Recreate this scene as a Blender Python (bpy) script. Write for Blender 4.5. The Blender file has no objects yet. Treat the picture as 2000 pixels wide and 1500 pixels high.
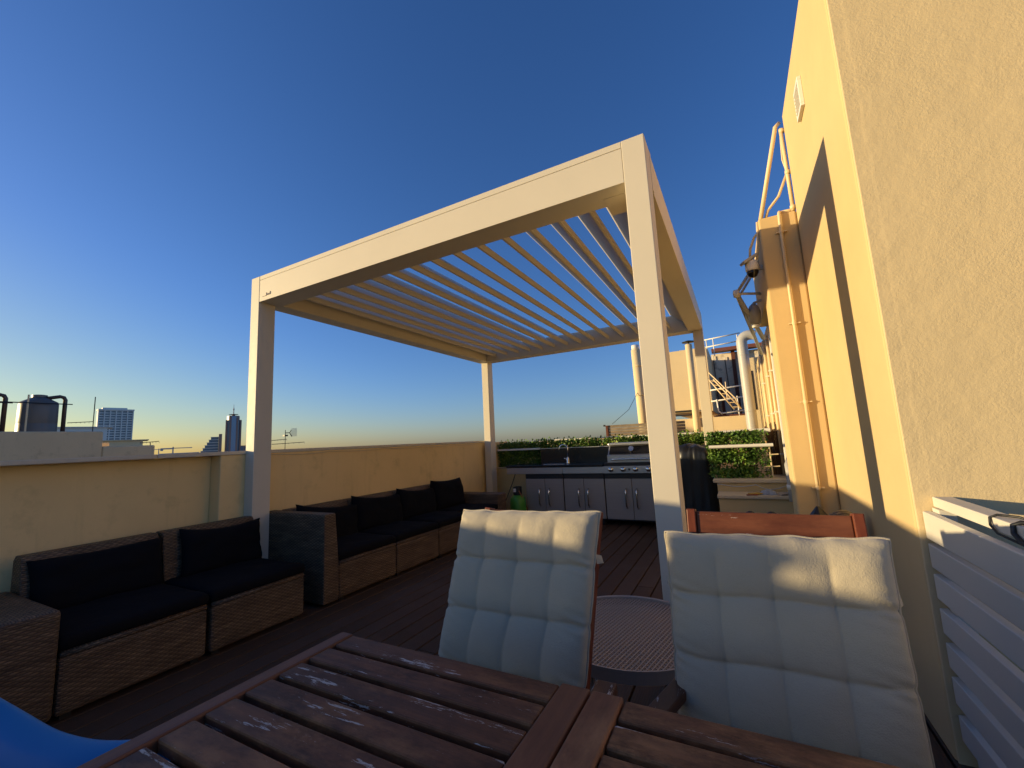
import bpy, bmesh, math, random
import numpy as np
from mathutils import Vector, Matrix, noise as mnoise
random.seed(7); rng = np.random.default_rng(7)
scene = bpy.context.scene
COL = scene.collection
PI = math.pi
# ------------------------------------------------------------------ camera, sky, sun, exposure
EYE = 1.184
cam_d = bpy.data.cameras.new('camera'); cam = bpy.data.objects.new('camera', cam_d); COL.objects.link(cam)
cam_d.sensor_fit = 'HORIZONTAL'; cam_d.sensor_width = 36; cam_d.lens = 14.767
cam_d.clip_start = 0.02; cam_d.clip_end = 20000
cr = Vector((0.8803985, 0.4716557, -0.0493899)); cu = Vector((0.1071512, -0.0963870, 0.9895596)); cf = Vector((-0.4619709, 0.8764990, 0.1353975))
m = Matrix.Identity(4)
for i in range(3):
    m[i][0] = cr[i]; m[i][1] = cu[i]; m[i][2] = -cf[i]
m[2][3] = EYE
cam.matrix_world = m
scene.camera = cam
SUN_D = Vector((1, 0.495, -0.105)).normalized()
ELEV = math.asin(-SUN_D.z); AZ = math.atan2(-SUN_D.x, -SUN_D.y)
world = bpy.data.worlds.new('World'); scene.world = world; world.use_nodes = True
wn = world.node_tree; bg = wn.nodes['Background']
sky = wn.nodes.new('ShaderNodeTexSky'); sky.sky_type = 'NISHITA'; sky.sun_disc = False
sky.sun_elevation = math.radians(9); sky.sun_rotation = AZ
sky.altitude = 0; sky.air_density = 1.0; sky.dust_density = 0.6; sky.ozone_density = 3.0
# white balance of the sky: bluer away from the sun, warmer in the evening glow on the sun's side
geo = wn.nodes.new('ShaderNodeTexCoord'); dt = wn.nodes.new('ShaderNodeVectorMath'); dt.operation = 'DOT_PRODUCT'
dt.inputs[1].default_value = (-0.85, -0.42, -1.5)
wn.links.new(geo.outputs['Generated'], dt.inputs[0])
mr = wn.nodes.new('ShaderNodeMapRange'); mr.interpolation_type = 'SMOOTHSTEP'
mr.inputs['From Min'].default_value = 0.04; mr.inputs['From Max'].default_value = 0.95
wn.links.new(dt.outputs['Value'], mr.inputs['Value'])
wb = wn.nodes.new('ShaderNodeMix'); wb.data_type = 'RGBA'
wb.inputs[6].default_value = (0.74, 0.79, 1.06, 1); wb.inputs[7].default_value = (0.96, 0.79, 0.44, 1)
wn.links.new(mr.outputs[0], wb.inputs[0])
mu = wn.nodes.new('ShaderNodeMix'); mu.data_type = 'RGBA'; mu.blend_type = 'MULTIPLY'; mu.inputs[0].default_value = 1.0
wn.links.new(sky.outputs[0], mu.inputs[6]); wn.links.new(wb.outputs[2], mu.inputs[7])
hs = wn.nodes.new('ShaderNodeHueSaturation'); hs.inputs['Saturation'].default_value = 1.08; hs.inputs['Value'].default_value = 1.0
wn.links.new(mu.outputs[2], hs.inputs['Color']); wn.links.new(hs.outputs[0], bg.inputs['Color'])
bg.inputs['Strength'].default_value = 0.105
sl = bpy.data.lights.new('sun', 'SUN'); so = bpy.data.objects.new('sun', sl); COL.objects.link(so)
sl.energy = 3.8; sl.angle = math.radians(0.55); sl.color = (1.0, 0.775, 0.42)
so.rotation_euler = SUN_D.to_track_quat('-Z', 'Y').to_euler(); so.location = (-30, -15, 20)
scene.view_settings.view_transform = 'Standard'; scene.view_settings.look = 'None'
scene.view_settings.exposure = 0.8; scene.view_settings.gamma = 1.0
scene.cycles.max_bounces = 8; scene.cycles.diffuse_bounces = 5

# ------------------------------------------------------------------ object helpers
ROOT = {}
def tag(o, label=None, cat=None, group=None, kind=None):
    if label: o['label'] = label
    if cat: o['category'] = cat
    if group: o['group'] = group
    if kind: o['kind'] = kind
    return o
def thing(name, loc, label, cat, group=None):
    o = bpy.data.objects.new(name, None); COL.objects.link(o); o.location = loc
    o.empty_display_size = 0.1
    ROOT[o] = Vector(loc)
    return tag(o, label, cat, group)
class MB:
    def __init__(s): s.v = []; s.f = []; s.r = []
    def add(s, vs, fs, r=None):
        b = len(s.v); s.v += [tuple(v) for v in vs]; s.f += [tuple(b + i for i in f) for f in fs]
        r = random.random() if r is None else r
        s.r += [r] * len(fs); return s
    def box(s, x0, x1, y0, y1, z0, z1, r=None):
        vs = [(x, y, z) for z in (z0, z1) for y in (y0, y1) for x in (x0, x1)]
        return s.add(vs, [(0, 2, 3, 1), (4, 5, 7, 6), (0, 1, 5, 4), (2, 6, 7, 3), (0, 4, 6, 2), (1, 3, 7, 5)], r)
    def bar(s, p, q, w, h, up=(0, 0, 1), r=None):
        p = Vector(p); q = Vector(q); d = (q - p).normalized(); up = Vector(up)
        sd = d.cross(up)
        if sd.length < 1e-4: sd = d.cross(Vector((1, 0, 0)))
        sd.normalize(); u = sd.cross(d)
        vs = []
        for c in (p, q):
            for a, b in ((-1, -1), (1, -1), (1, 1), (-1, 1)): vs.append(c + sd * a * w / 2 + u * b * h / 2)
        return s.add(vs, [(0, 1, 2, 3), (7, 6, 5, 4), (0, 4, 5, 1), (1, 5, 6, 2), (2, 6, 7, 3), (3, 7, 4, 0)], r)
    def tube(s, pts, rad, n=10, cap=True, r=None):
        pts = [Vector(p) for p in pts]; rads = rad if isinstance(rad, (list, tuple)) else [rad] * len(pts)
        vs = []; fs = []; prev = None
        for i, p in enumerate(pts):
            d = (pts[min(i + 1, len(pts) - 1)] - pts[max(i - 1, 0)]).normalized()
            if prev is None:
                a = d.cross(Vector((0, 0, 1)));
                if a.length < 1e-3: a = d.cross(Vector((1, 0, 0)))
            else: a = prev - d * prev.dot(d)
            a.normalize(); prev = a; b = d.cross(a)
            for k in range(n):
                t = 2 * PI * k / n; vs.append(p + (a * math.cos(t) + b * math.sin(t)) * rads[i])
        for i in range(len(pts) - 1):
            for k in range(n):
                k2 = (k + 1) % n; fs.append((i * n + k, i * n + k2, (i + 1) * n + k2, (i + 1) * n + k))
        if cap:
            fs.append(tuple(range(n - 1, -1, -1))); e = (len(pts) - 1) * n; fs.append(tuple(e + k for k in range(n)))
        return s.add(vs, fs, r)
    def lathe(s, prof, c, n=24, r=None):
        vs = []; fs = []
        for (rr, z) in prof:
            for k in range(n):
                t = 2 * PI * k / n; vs.append((c[0] + rr * math.cos(t), c[1] + rr * math.sin(t), c[2] + z))
        for i in range(len(prof) - 1):
            for k in range(n):
                k2 = (k + 1) % n; fs.append((i * n + k, i * n + k2, (i + 1) * n + k2, (i + 1) * n + k))
        fs.append(tuple(range(n - 1, -1, -1))); e = (len(prof) - 1) * n; fs.append(tuple(e + k for k in range(n)))
        return s.add(vs, fs, r)
    def prism(s, poly, axis, a0, a1, r=None):
        n = len(poly); vs = []
        for a in (a0, a1):
            for (p, q) in poly:
                vs.append({'x': (a, p, q), 'y': (p, a, q), 'z': (p, q, a)}[axis])
        fs = [tuple(range(n - 1, -1, -1)), tuple(range(n, 2 * n))] + [(i, (i + 1) % n, n + (i + 1) % n, n + i) for i in range(n)]
        return s.add(vs, fs, r)
    def grid(s, P, r=None, closed_back=None):
        nu = len(P[0]); nv = len(P)
        vs = [p for row in P for p in row]
        fs = [(j * nu + i, j * nu + i + 1, (j + 1) * nu + i + 1, (j + 1) * nu + i) for j in range(nv - 1) for i in range(nu - 1)]
        return s.add(vs, fs, r)
    def build(s, name, mat, parent=None, bevel=0, smooth=False, weld=False, subsurf=0, loc=None):
        off = Vector((0, 0, 0))
        if parent is not None:
            root = parent
            while root.parent is not None: root = root.parent
            off = ROOT.get(root, root.location.copy())
        elif loc is not None: off = Vector(loc)
        me = bpy.data.meshes.new(name)
        V = np.array([tuple(v) for v in s.v], dtype=float) - np.array(off)
        me.from_pydata([tuple(v) for v in V], [], s.f)
        at = me.attributes.new('rnd', 'FLOAT', 'FACE'); at.data.foreach_set('value', np.array(s.r, dtype=np.float32))
        bm = bmesh.new(); bm.from_mesh(me)
        if weld: bmesh.ops.remove_doubles(bm, verts=bm.verts, dist=1e-5)
        bmesh.ops.recalc_face_normals(bm, faces=bm.faces)
        uv = bm.loops.layers.uv.new('UVMap')
        for f in bm.faces:
            n = f.normal; ax = max(range(3), key=lambda i: abs(n[i]))
            for l in f.loops:
                c = l.vert.co + off
                l[uv].uv = (c.y, c.z) if ax == 0 else ((c.x, c.z) if ax == 1 else (c.x, c.y))
            f.smooth = smooth
        bm.to_mesh(me); bm.free()
        o = bpy.data.objects.new(name, me); COL.objects.link(o)
        if mat: me.materials.append(mat)
        if parent is not None: o.parent = parent
        else:
            o.location = off; ROOT[o] = off
        if bevel:
            b = o.modifiers.new('bevel', 'BEVEL'); b.width = bevel; b.segments = 2; b.limit_method = 'ANGLE'; b.angle_limit = math.radians(40)
        if subsurf:
            b = o.modifiers.new('sub', 'SUBSURF'); b.levels = subsurf; b.render_levels = subsurf
        return o
def arc(c, r, a0, a1, n, ax1, ax2):
    c = Vector(c); a = Vector(ax1); b = Vector(ax2)
    return [c + a * r * math.cos(a0 + (a1 - a0) * i / n) + b * r * math.sin(a0 + (a1 - a0) * i / n) for i in range(n + 1)]

# ------------------------------------------------------------------ materials
class NT:
    def __init__(s, name):
        s.m = bpy.data.materials.new(name); s.m.use_nodes = True; s.t = s.m.node_tree; s.b = s.t.nodes['Principled BSDF']
    def n(s, typ, **kw):
        nd = s.t.nodes.new(typ)
        for k, v in kw.items(): setattr(nd, k, v)
        return nd
    def l(s, a, b): s.t.links.new(a, b)
    def coord(s, kind='Object', scale=(1, 1, 1)):
        tc = s.n('ShaderNodeTexCoord'); mp = s.n('ShaderNodeMapping'); mp.inputs['Scale'].default_value = scale
        s.l(tc.outputs[kind], mp.inputs['Vector']); return mp.outputs[0]
    def noise(s, vec, scale, detail=4, rough=0.55, dim='3D'):
        nd = s.n('ShaderNodeTexNoise'); nd.inputs['Scale'].default_value = scale; nd.inputs['Detail'].default_value = detail
        nd.inputs['Roughness'].default_value = rough; s.l(vec, nd.inputs['Vector']); return nd.outputs['Fac']
    def ramp(s, fac, stops):
        nd = s.n('ShaderNodeValToRGB'); el = nd.color_ramp.elements
        while len(el) < len(stops): el.new(0.5)
        for e, (p, c) in zip(el, stops):
            e.position = p; e.color = (c, c, c, 1) if not hasattr(c, '__len__') else (*c[:3], 1)
        s.l(fac, nd.inputs['Fac']); return nd.outputs['Color']
    def mix(s, fac, a, b, mode='MIX'):
        nd = s.n('ShaderNodeMix', data_type='RGBA', blend_type=mode)
        for sock, val in ((0, fac), (6, a), (7, b)):
            if hasattr(val, 'is_output'): s.l(val, nd.inputs[sock])
            elif sock == 0: nd.inputs[0].default_value = val
            else: nd.inputs[sock].default_value = (*val[:3], 1)
        return nd.outputs[2]
    def math(s, op, a, b=0.0, c=None):
        nd = s.n('ShaderNodeMath', operation=op)
        for i, val in enumerate((a, b) if c is None else (a, b, c)):
            if hasattr(val, 'is_output'): s.l(val, nd.inputs[i])
            else: nd.inputs[i].default_value = val
        return nd.outputs[0]
    def rnd(s):
        nd = s.n('ShaderNodeAttribute', attribute_name='rnd'); return nd.outputs['Fac']
    def bump(s, h, strength, dist=0.01, prev=None):
        nd = s.n('ShaderNodeBump'); nd.inputs['Strength'].default_value = strength; nd.inputs['Distance'].default_value = dist
        s.l(h, nd.inputs['Height'])
        if prev is not None: s.l(prev, nd.inputs['Normal'])
        return nd.outputs[0]
    def out(s, color=None, rough=None, metal=0.0, normal=None, spec=None):
        for k, v in (('Base Color', color), ('Roughness', rough), ('Metallic', metal), ('Normal', normal), ('Specular IOR Level', spec)):
            if v is None: continue
            if hasattr(v, 'is_output'): s.l(v, s.b.inputs[k])
            elif hasattr(v, '__len__'): s.b.inputs[k].default_value = (*v[:3], 1)
            else: s.b.inputs[k].default_value = v
        return s.m
def sc(c, k): return tuple(min(1, x * k) for x in c)
def paint(name, c, rough=0.5, metal=0.0, var=0.1, nscale=3.0, bump=0.0, bscale=40.0, spec=None, rv=0.0):
    t = NT(name); v = t.coord('Object')
    col = t.mix(t.noise(v, nscale, 5), sc(c, 1 - var), sc(c, 1 + var))
    if rv:
        col = t.mix(t.rnd(), t.mix(1.0, col, (1 - rv,) * 3, 'MULTIPLY'), col)
    rg = t.math('ADD', rough - 0.06, t.math('MULTIPLY', t.noise(v, nscale * 4, 3), 0.12))
    nm = t.bump(t.noise(v, bscale, 5), bump, 0.004) if bump else None
    return t.out(col, rg, metal, nm, spec)
def stucco(name, c, stain=0.25, grain=0.25, gscale=90.0, c2=None):
    t = NT(name); v = t.coord('Object')
    col = t.mix(t.ramp(t.noise(v, 1.3, 6, 0.6), [(0.3, 0), (0.7, 1)]), sc(c, 0.93), sc(c, 1.05))
    col = t.mix(t.math('MULTIPLY', t.ramp(t.noise(v, 5.0, 8, 0.7), [(0.55, 0), (0.75, 1)]), stain), col, c2 or sc(c, 0.62))
    vs = t.coord('Object', (2.5, 2.5, 0.25))
    col = t.mix(t.math('MULTIPLY', t.ramp(t.noise(vs, 4.0, 5, 0.6), [(0.58, 0), (0.72, 1)]), stain * 0.6), col, sc(c, 0.7))
    h = t.math('ADD', t.noise(v, gscale, 4, 0.6), t.math('MULTIPLY', t.noise(v, 9.0, 3), 1.5))
    return t.out(col, 0.92, 0, t.bump(h, grain, 0.006), 0.2)
def roughcast(name, c):
    t = NT(name); v = t.coord('Object')
    col = t.mix(t.noise(v, 1.1, 6, 0.6), sc(c, 0.9), sc(c, 1.08))
    vs = t.coord('Object', (2.0, 2.0, 0.35))
    col = t.mix(t.math('MULTIPLY', t.ramp(t.noise(vs, 3.0, 6, 0.65), [(0.55, 0), (0.75, 1)]), 0.25), col, sc(c, 0.72))
    n1 = t.noise(v, 120.0, 6, 0.62)
    patch = t.ramp(t.noise(v, 3.2, 5, 0.6), [(0.38, 0.12), (0.66, 1.0)])
    blob = t.math('MULTIPLY', n1, patch)
    big = t.noise(v, 9.0, 5, 0.6)
    sp = t.n('ShaderNodeSeparateXYZ'); t.l(v, sp.inputs[0])
    edge = t.math('ADD', sp.outputs[0], t.math('MULTIPLY', t.noise(v, 7.0, 3), 0.03))
    step = t.ramp(edge, [(0.062, 0.0), (0.074, 1.0)])
    h = t.math('ADD', t.math('MULTIPLY', blob, 1.1), t.math('ADD', t.math('MULTIPLY', big, 2.2), t.math('ADD', t.math('MULTIPLY', t.noise(v, 330.0, 3), 0.3), t.math('MULTIPLY', step, 0.28))))
    return t.out(col, 0.93, 0, t.bump(h, 0.30, 0.008), 0.2)
def rattan(name, dark, c1, c2, row=0.011, cell=0.026):
    t = NT(name); tc = t.n('ShaderNodeTexCoord'); sp = t.n('ShaderNodeSeparateXYZ'); t.l(tc.outputs['UV'], sp.inputs[0])
    u, w = sp.outputs[0], sp.outputs[1]
    rv = t.math('DIVIDE', w, row); rowi = t.math('FLOOR', rv); fr = t.math('FRACT', rv)
    prof = t.math('SINE', t.math('MULTIPLY', fr, PI))
    ph = t.math('ADD', t.math('MULTIPLY', u, PI / cell), t.math('MULTIPLY', rowi, PI))
    wv = t.math('ADD', 0.5, t.math('MULTIPLY', t.math('SINE', ph), 0.5))
    stake = t.math('POWER', t.math('ABSOLUTE', t.math('SINE', t.math('ADD', t.math('MULTIPLY', u, PI / cell), PI / 2))), 0.5)
    h = t.math('MULTIPLY', t.math('POWER', prof, 0.5), t.math('ADD', 0.38, t.math('MULTIPLY', wv, 0.62)))
    h = t.math('MULTIPLY', h, t.math('SUBTRACT', 1.0, t.math('MULTIPLY', stake, 0.25)))
    cmb = t.n('ShaderNodeCombineXYZ'); t.l(t.math('MULTIPLY', u, 1.3), cmb.inputs[0]); t.l(t.math('MULTIPLY', rowi, 0.37), cmb.inputs[1])
    nz = t.noise(cmb.outputs[0], 6.0, 4, 0.7)
    strand = t.mix(t.ramp(nz, [(0.3, 0), (0.7, 1)]), c1, c2)
    strand = t.mix(t.math('MULTIPLY', t.ramp(t.noise(t.coord('Object', (1.5, 1.5, 9.0)), 3.0, 4, 0.6), [(0.42, 0), (0.62, 1)]), 0.5), strand, sc(c1, 0.6))
    col = t.mix(t.ramp(h, [(0.08, 0), (0.55, 1)]), dark, strand)
    return t.out(col, 0.5, 0, t.bump(h, 0.9, 0.006), 0.4)
def wood(name, axis, base, dark, light, flake=0.0, rough=0.55, grime=0.5):
    t = NT(name); tc = t.n('ShaderNodeTexCoord')
    off = t.n('ShaderNodeVectorMath', operation='ADD'); cx = t.n('ShaderNodeCombineXYZ'); r = t.rnd()
    for i, k in enumerate((7.3, 3.1, 5.7)): t.l(t.math('MULTIPLY', r, k), cx.inputs[i])
    t.l(tc.outputs['Object'], off.inputs[0]); t.l(cx.outputs[0], off.inputs[1])
    def mp(s1, s2):
        q = t.n('ShaderNodeMapping'); s3 = [s2] * 3; s3['xyz'.index(axis)] = s1; q.inputs['Scale'].default_value = s3
        t.l(off.outputs[0], q.inputs['Vector']); return q.outputs[0]
    g = t.noise(mp(2.0, 45.0), 1.0, 8, 0.65)
    col = t.mix(t.ramp(g, [(0.3, 0), (0.7, 1)]), dark, base)
    col = t.mix(t.ramp(t.noise(mp(3.0, 9.0), 1.0, 5, 0.6), [(0.5, 0), (0.72, 1)]), col, light)
    col = t.mix(t.math('MULTIPLY', t.ramp(t.noise(mp(7, 16), 1.0, 9, 0.78), [(0.44, 0), (0.62, 1)]), grime), col, sc(dark, 0.6))
    col = t.mix(t.math('MULTIPLY', r, 0.35), col, sc(base, 0.55))
    rg = t.math('ADD', rough - 0.15, t.math('MULTIPLY', g, 0.3))
    h = g
    if flake:
        f1 = t.noise(mp(16.0, 120.0), 1.0, 8, 0.75); f2 = t.noise(mp(4.0, 26.0), 1.0, 4, 0.6)
        fm = t.ramp(t.math('ADD', t.math('MULTIPLY', f1, 0.5), t.math('MULTIPLY', f2, 0.5)), [(flake, 0), (flake + 0.012, 1)])
        col = t.mix(fm, col, (0.47, 0.42, 0.38))
        h = t.math('ADD', g, t.math('MULTIPLY', fm, 0.8))
    return t.out(col, rg, 0, t.bump(h, 0.35, 0.003), 0.2)
def deckmat(name):
    t = NT(name); v = t.coord('Object', (45, 1.2, 1)); r = t.rnd()
    g = t.noise(v, 1.0, 6, 0.65)
    col = t.mix(g, (0.038, 0.022, 0.013), (0.095, 0.057, 0.034))
    col = t.mix(t.math('MULTIPLY', r, 0.5), col, (0.105, 0.072, 0.056))
    col = t.mix(t.math('MULTIPLY', t.ramp(t.noise(t.coord('Object'), 2.2, 6, 0.65), [(0.5, 0), (0.7, 1)]), 0.3), col, (0.14, 0.11, 0.095))
    sp = t.n('ShaderNodeSeparateXYZ'); t.l(t.coord('Object'), sp.inputs[0])
    gr = t.math('SINE', t.math('MULTIPLY', sp.outputs[0], 2 * PI / 0.0113))
    h = t.math('ADD', t.math('MULTIPLY', gr, 0.5), g)
    return t.out(col, t.math('ADD', 0.42, t.math('MULTIPLY', g, 0.3)), 0, t.bump(h, 0.35, 0.003), 0.15)
def fabric(name, c, scale=900.0, rough=0.95, var=0.08, bump=0.25, sheen=0.25):
    t = NT(name); v = t.coord('Object')
    col = t.mix(t.noise(v, 5.0, 5), sc(c, 1 - var), sc(c, 1 + var))
    col = t.mix(t.math('MULTIPLY', t.noise(v, scale * 0.4, 2), 0.35), col, sc(c, 0.75))
    h = t.math('ADD', t.noise(v, scale * 0.4, 2), t.math('MULTIPLY', t.noise(v, 22.0, 4, 0.6), 2.5))
    m_ = t.out(col, rough, 0, t.bump(h, bump, 0.004), 0.15)
    try:
        t.b.inputs['Sheen Weight'].default_value = sheen; t.b.inputs['Sheen Roughness'].default_value = 0.5
    except Exception: pass
    return m_
def steel(name, c=(0.42, 0.41, 0.41), rough=0.32, axis='x', metal=1.0):
    t = NT(name); s3 = {'x': (1.5, 60, 160), 'z': (160, 60, 1.5)}[axis]
    g = t.noise(t.coord('Object', s3), 1.0, 4, 0.6)
    col = t.mix(g, sc(c, 0.85), sc(c, 1.12))
    rg = t.math('ADD', rough - 0.08, t.math('MULTIPLY', t.noise(t.coord('Object'), 5.0, 5), 0.2))
    return t.out(col, rg, metal, t.bump(g, 0.06, 0.002))
def leafmat(name, c1, c2, c3):
    t = NT(name); r = t.rnd()
    col = t.ramp(r, [(0.0, c1), (0.55, c2), (1.0, c3)])
    m_ = t.out(col, 0.5, 0, None, 0.35)
    try:
        t.b.inputs['Subsurface Weight'].default_value = 0.0
        t.b.inputs['Transmission Weight'].default_value = 0.0
    except Exception: pass
    return m_
CREAM = (0.60, 0.44, 0.225)
M = dict(
    wall=stucco('cream_wall_paint', CREAM, 0.10, 0.12),
    parapet=stucco('parapet_paint', (0.86, 0.62, 0.29), 0.5, 0.18),
    coping=stucco('coping_stone', (0.66, 0.57, 0.43), 0.4, 0.25),
    rough=roughcast('roughcast_render', (0.64, 0.505, 0.295)),
    pergola=paint('pergola_powder_coat', (0.67, 0.595, 0.465), 0.58, 0, 0.05, 4.0, 0.03, 200, 0.3),
    louvre=paint('louvre_powder_coat', (0.66, 0.58, 0.45), 0.45, 0, 0.04, 2.0),
    rattan=rattan('brown_rattan', (0.010, 0.007, 0.005), (0.10, 0.060, 0.034), (0.31, 0.20, 0.112), 0.0105, 0.021),
    basket=rattan('basket_weave', (0.01, 0.008, 0.006), (0.10, 0.07, 0.04), (0.22, 0.16, 0.10), 0.02, 0.03),
    black=fabric('black_cushion_fabric', (0.007, 0.007, 0.009), 700, 0.95, 0.15, 0.2, 0.0),
    sage=fabric('grey_cushion_fabric', (0.47, 0.405, 0.295), 900, 0.95, 0.09, 0.35),
    deck=deckmat('deck_boards'),
    tslat=wood('table_slat_wood', 'x', (0.24, 0.100, 0.047), (0.070, 0.030, 0.018), (0.46, 0.215, 0.085), 0.584, 0.55, 0.85),
    tcross=wood('table_cross_wood', 'y', (0.27, 0.11, 0.052), (0.13, 0.050, 0.028), (0.38, 0.18, 0.08), 0.66, 0.5, 0.4),
    crail=wood('chair_rail_wood', 'x', (0.16, 0.050, 0.024), (0.085, 0.026, 0.014), (0.22, 0.08, 0.038), 0.61, 0.4, 0.3),
    carm=wood('chair_arm_wood', 'y', (0.15, 0.062, 0.030), (0.070, 0.028, 0.016), (0.22, 0.10, 0.045), 0.60, 0.5, 0.4),
    cstile=wood('chair_stile_wood', 'z', (0.20, 0.052, 0.024), (0.12, 0.03, 0.014), (0.24, 0.08, 0.038), 0.66, 0.4, 0.2),
    steel=steel('brushed_steel', (0.5, 0.49, 0.49), 0.34, 'x', 0.7), steelz=steel('brushed_steel_doors', (0.35, 0.315, 0.295), 0.42, 'x', 0.35),
    chrome=paint('chrome', (0.7, 0.7, 0.7), 0.14, 1.0, 0.03),
    blackgloss=paint('black_counter', (0.010, 0.010, 0.012), 0.25, 0, 0.2, 4),
    blackmetal=paint('black_metal', (0.015, 0.015, 0.016), 0.5, 0, 0.2, 4),
    blacksheet=paint('black_plastic_sheet', (0.012, 0.012, 0.013), 0.38, 0, 0.2, 6, 0.2, 25),
    green=paint('green_bottle_paint', (0.055, 0.26, 0.035), 0.42, 0, 0.12, 6, 0.05, 60),
    white=paint('white_paint', (0.72, 0.69, 0.63), 0.5, 0, 0.06, 3, 0.05, 80),
    slat=paint('white_slat_paint', (0.64, 0.595, 0.515), 0.5, 0, 0.06, 2.5, 0.10, 30, rv=0.1),
    pipe=paint('cream_pipe', (0.70, 0.54, 0.32), 0.5, 0, 0.06, 5),
    pvc=paint('grey_pvc', (0.42, 0.41, 0.39), 0.45, 0, 0.08, 4),
    brownpipe=paint('brown_pipe', (0.055, 0.030, 0.024), 0.35, 0, 0.15, 5),
    rust=paint('rusty_steel', (0.12, 0.035, 0.018), 0.8, 0, 0.35, 6, 0.2, 60),
    redroof=paint('red_steel', (0.16, 0.05, 0.03), 0.6, 0, 0.2, 5),
    grime=stucco('weathered_grey_wall', (0.82, 0.70, 0.54), 0.85, 0.35, 60, (0.12, 0.09, 0.07)),
    neigh=stucco('neighbour_concrete', (0.62, 0.49, 0.30), 0.45, 0.35, 50, (0.16, 0.13, 0.10)),
    neigh2=stucco('neighbour_cream', (0.74, 0.58, 0.34), 0.22, 0.15),
    tank=paint('grey_tank_plastic', (0.11, 0.103, 0.098), 0.42, 0, 0.1, 3),
    blue=paint('blue_plastic', (0.003, 0.15, 0.40), 0.45, 0, 0.06, 3, 0.03, 120),
    taupe=paint('taupe_metal', (0.36, 0.295, 0.245), 0.45, 0, 0.06, 5),
    stone=stucco('stone_slab', (0.58, 0.47, 0.33), 0.35, 0.2, 70),
    dirt=stucco('planter_soil', (0.06, 0.045, 0.03), 0.4, 0.8, 40),
    city=stucco('city_ground', (0.22, 0.19, 0.15), 0.4, 0.2, 5),
    towerwhite=paint('tower_concrete', (0.80, 0.75, 0.66), 0.7, 0, 0.06, 0.05),
    towerglass=paint('tower_glass', (0.10, 0.14, 0.19), 0.15, 0.0, 0.3, 0.05, 0, 40, 0.6),
    towerblue=paint('tower_blue_glass', (0.16, 0.27, 0.40), 0.12, 0.0, 0.2, 0.02, 0, 40, 0.8),
    towerbrown=paint('tower_brown_cladding', (0.32, 0.19, 0.14), 0.45, 0, 0.1, 0.05),
    leaf=leafmat('hedge_leaves', (0.028, 0.065, 0.012), (0.10, 0.20, 0.03), (0.26, 0.34, 0.05)),
    stem=paint('hedge_mesh_wire', (0.05, 0.055, 0.03), 0.7),
    bamboo=wood('bamboo_screen', 'z', (0.16, 0.09, 0.045), (0.06, 0.033, 0.018), (0.26, 0.16, 0.08), 0, 0.6, 0.5),
    oldwood=wood('grey_weathered_boards', 'x', (0.34, 0.27, 0.19), (0.18, 0.13, 0.09), (0.42, 0.35, 0.26), 0, 0.7, 0.3),
    rubber=paint('black_cable', (0.010, 0.010, 0.010), 0.45),
    redtrim=paint('red_cloth', (0.20, 0.012, 0.012), 0.7),
    glass=paint('door_glass', (0.30, 0.29, 0.27), 0.08, 0, 0.05, 2, 0, 40, 0.9),
    dome=paint('smoked_dome', (0.008, 0.008, 0.009), 0.08),
    lampglass=paint('frosted_lamp_glass', (0.30, 0.29, 0.28), 0.25, 0, 0.1, 8),
    paper=paint('printed_paper', (0.40, 0.33, 0.28), 0.5, 0, 0.6, 22, rv=0.5),
    paperblue=paint('printed_carton', (0.28, 0.30, 0.36), 0.5, 0, 0.75, 26),
    yellowbag=paint('yellow_wrapper', (0.45, 0.26, 0.03), 0.4, 0, 0.5, 20),
    redbag=paint('red_wrapper', (0.25, 0.03, 0.02), 0.4, 0, 0.5, 20),
    clay=paint('terracotta', (0.30, 0.12, 0.06), 0.8, 0, 0.15, 6, 0.2, 60),
)

# ------------------------------------------------------------------ ground and deck
tag(MB().box(-6000, 6000, -6000, 6000, -31, -30).build('ground', M['city']), kind='structure')
tag(MB().box(-4.2, 6.5, -7, 7.3, -0.5, -0.06).build('roof_slab', M['coping']), kind='structure')
d = MB(); pitch = 0.1375; x = -3.86
while x < 3.4:
    ys = [-6.5, random.uniform(-3, 0.5), random.uniform(2, 4.5), 6.35]
    for a, b in zip(ys[:-1], ys[1:]): d.box(x, x + pitch - 0.010, a + 0.002, b - 0.002, -0.03, 0)
    x += pitch
tag(d.build('deck', M['deck'], bevel=0.003), kind='structure')

# ------------------------------------------------------------------ parapet wall (left)
pw = thing('parapet_wall', (-3.85, 0, 0), 'long shaded cream parapet wall behind the rattan sofas', 'wall')
q = MB().box(-4.05, -3.85, -7, 1.928, -0.06, 1.188).box(-4.05, -3.716, 1.928, 6.75, -0.06, 1.188)
q.build('wall', M['parapet'], pw, bevel=0.008)
MB().box(-4.09, -3.705, -7, 1.5, 1.189, 1.218).box(-4.09, -3.705, 1.503, 6.30, 1.189, 1.218).build('coping', M['coping'], pw, bevel=0.004)
pts = [(-3.708, 2.3 + i * 0.16, 1.182 - 0.012 * abs(math.sin(i * 0.7)) - 0.008 * random.random()) for i in range(22)]
tag(MB().tube(pts, 0.004, 6).build('cable', M['pipe'], loc=(-3.708, 2.3, 1.18)), 'thin cream cable sagging under the coping of the parapet between the two left posts', 'cable')
pot = thing('shadow_caster_pot', (-3.87, -0.645, 1.218), 'unseen pot added on the parapet coping to cast a rounded shadow on the right chair', 'pot')  # added out of view, stands in for the unknown caster of the cushion's shadow
MB().lathe([(0.06, 0.0), (0.080, 0.06), (0.092, 0.06), (0.090, 0.078), (0.065, 0.092), (0.03, 0.102)], (-3.87, -0.645, 1.218)).build('bowl', M['clay'], pot, smooth=True)

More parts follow.
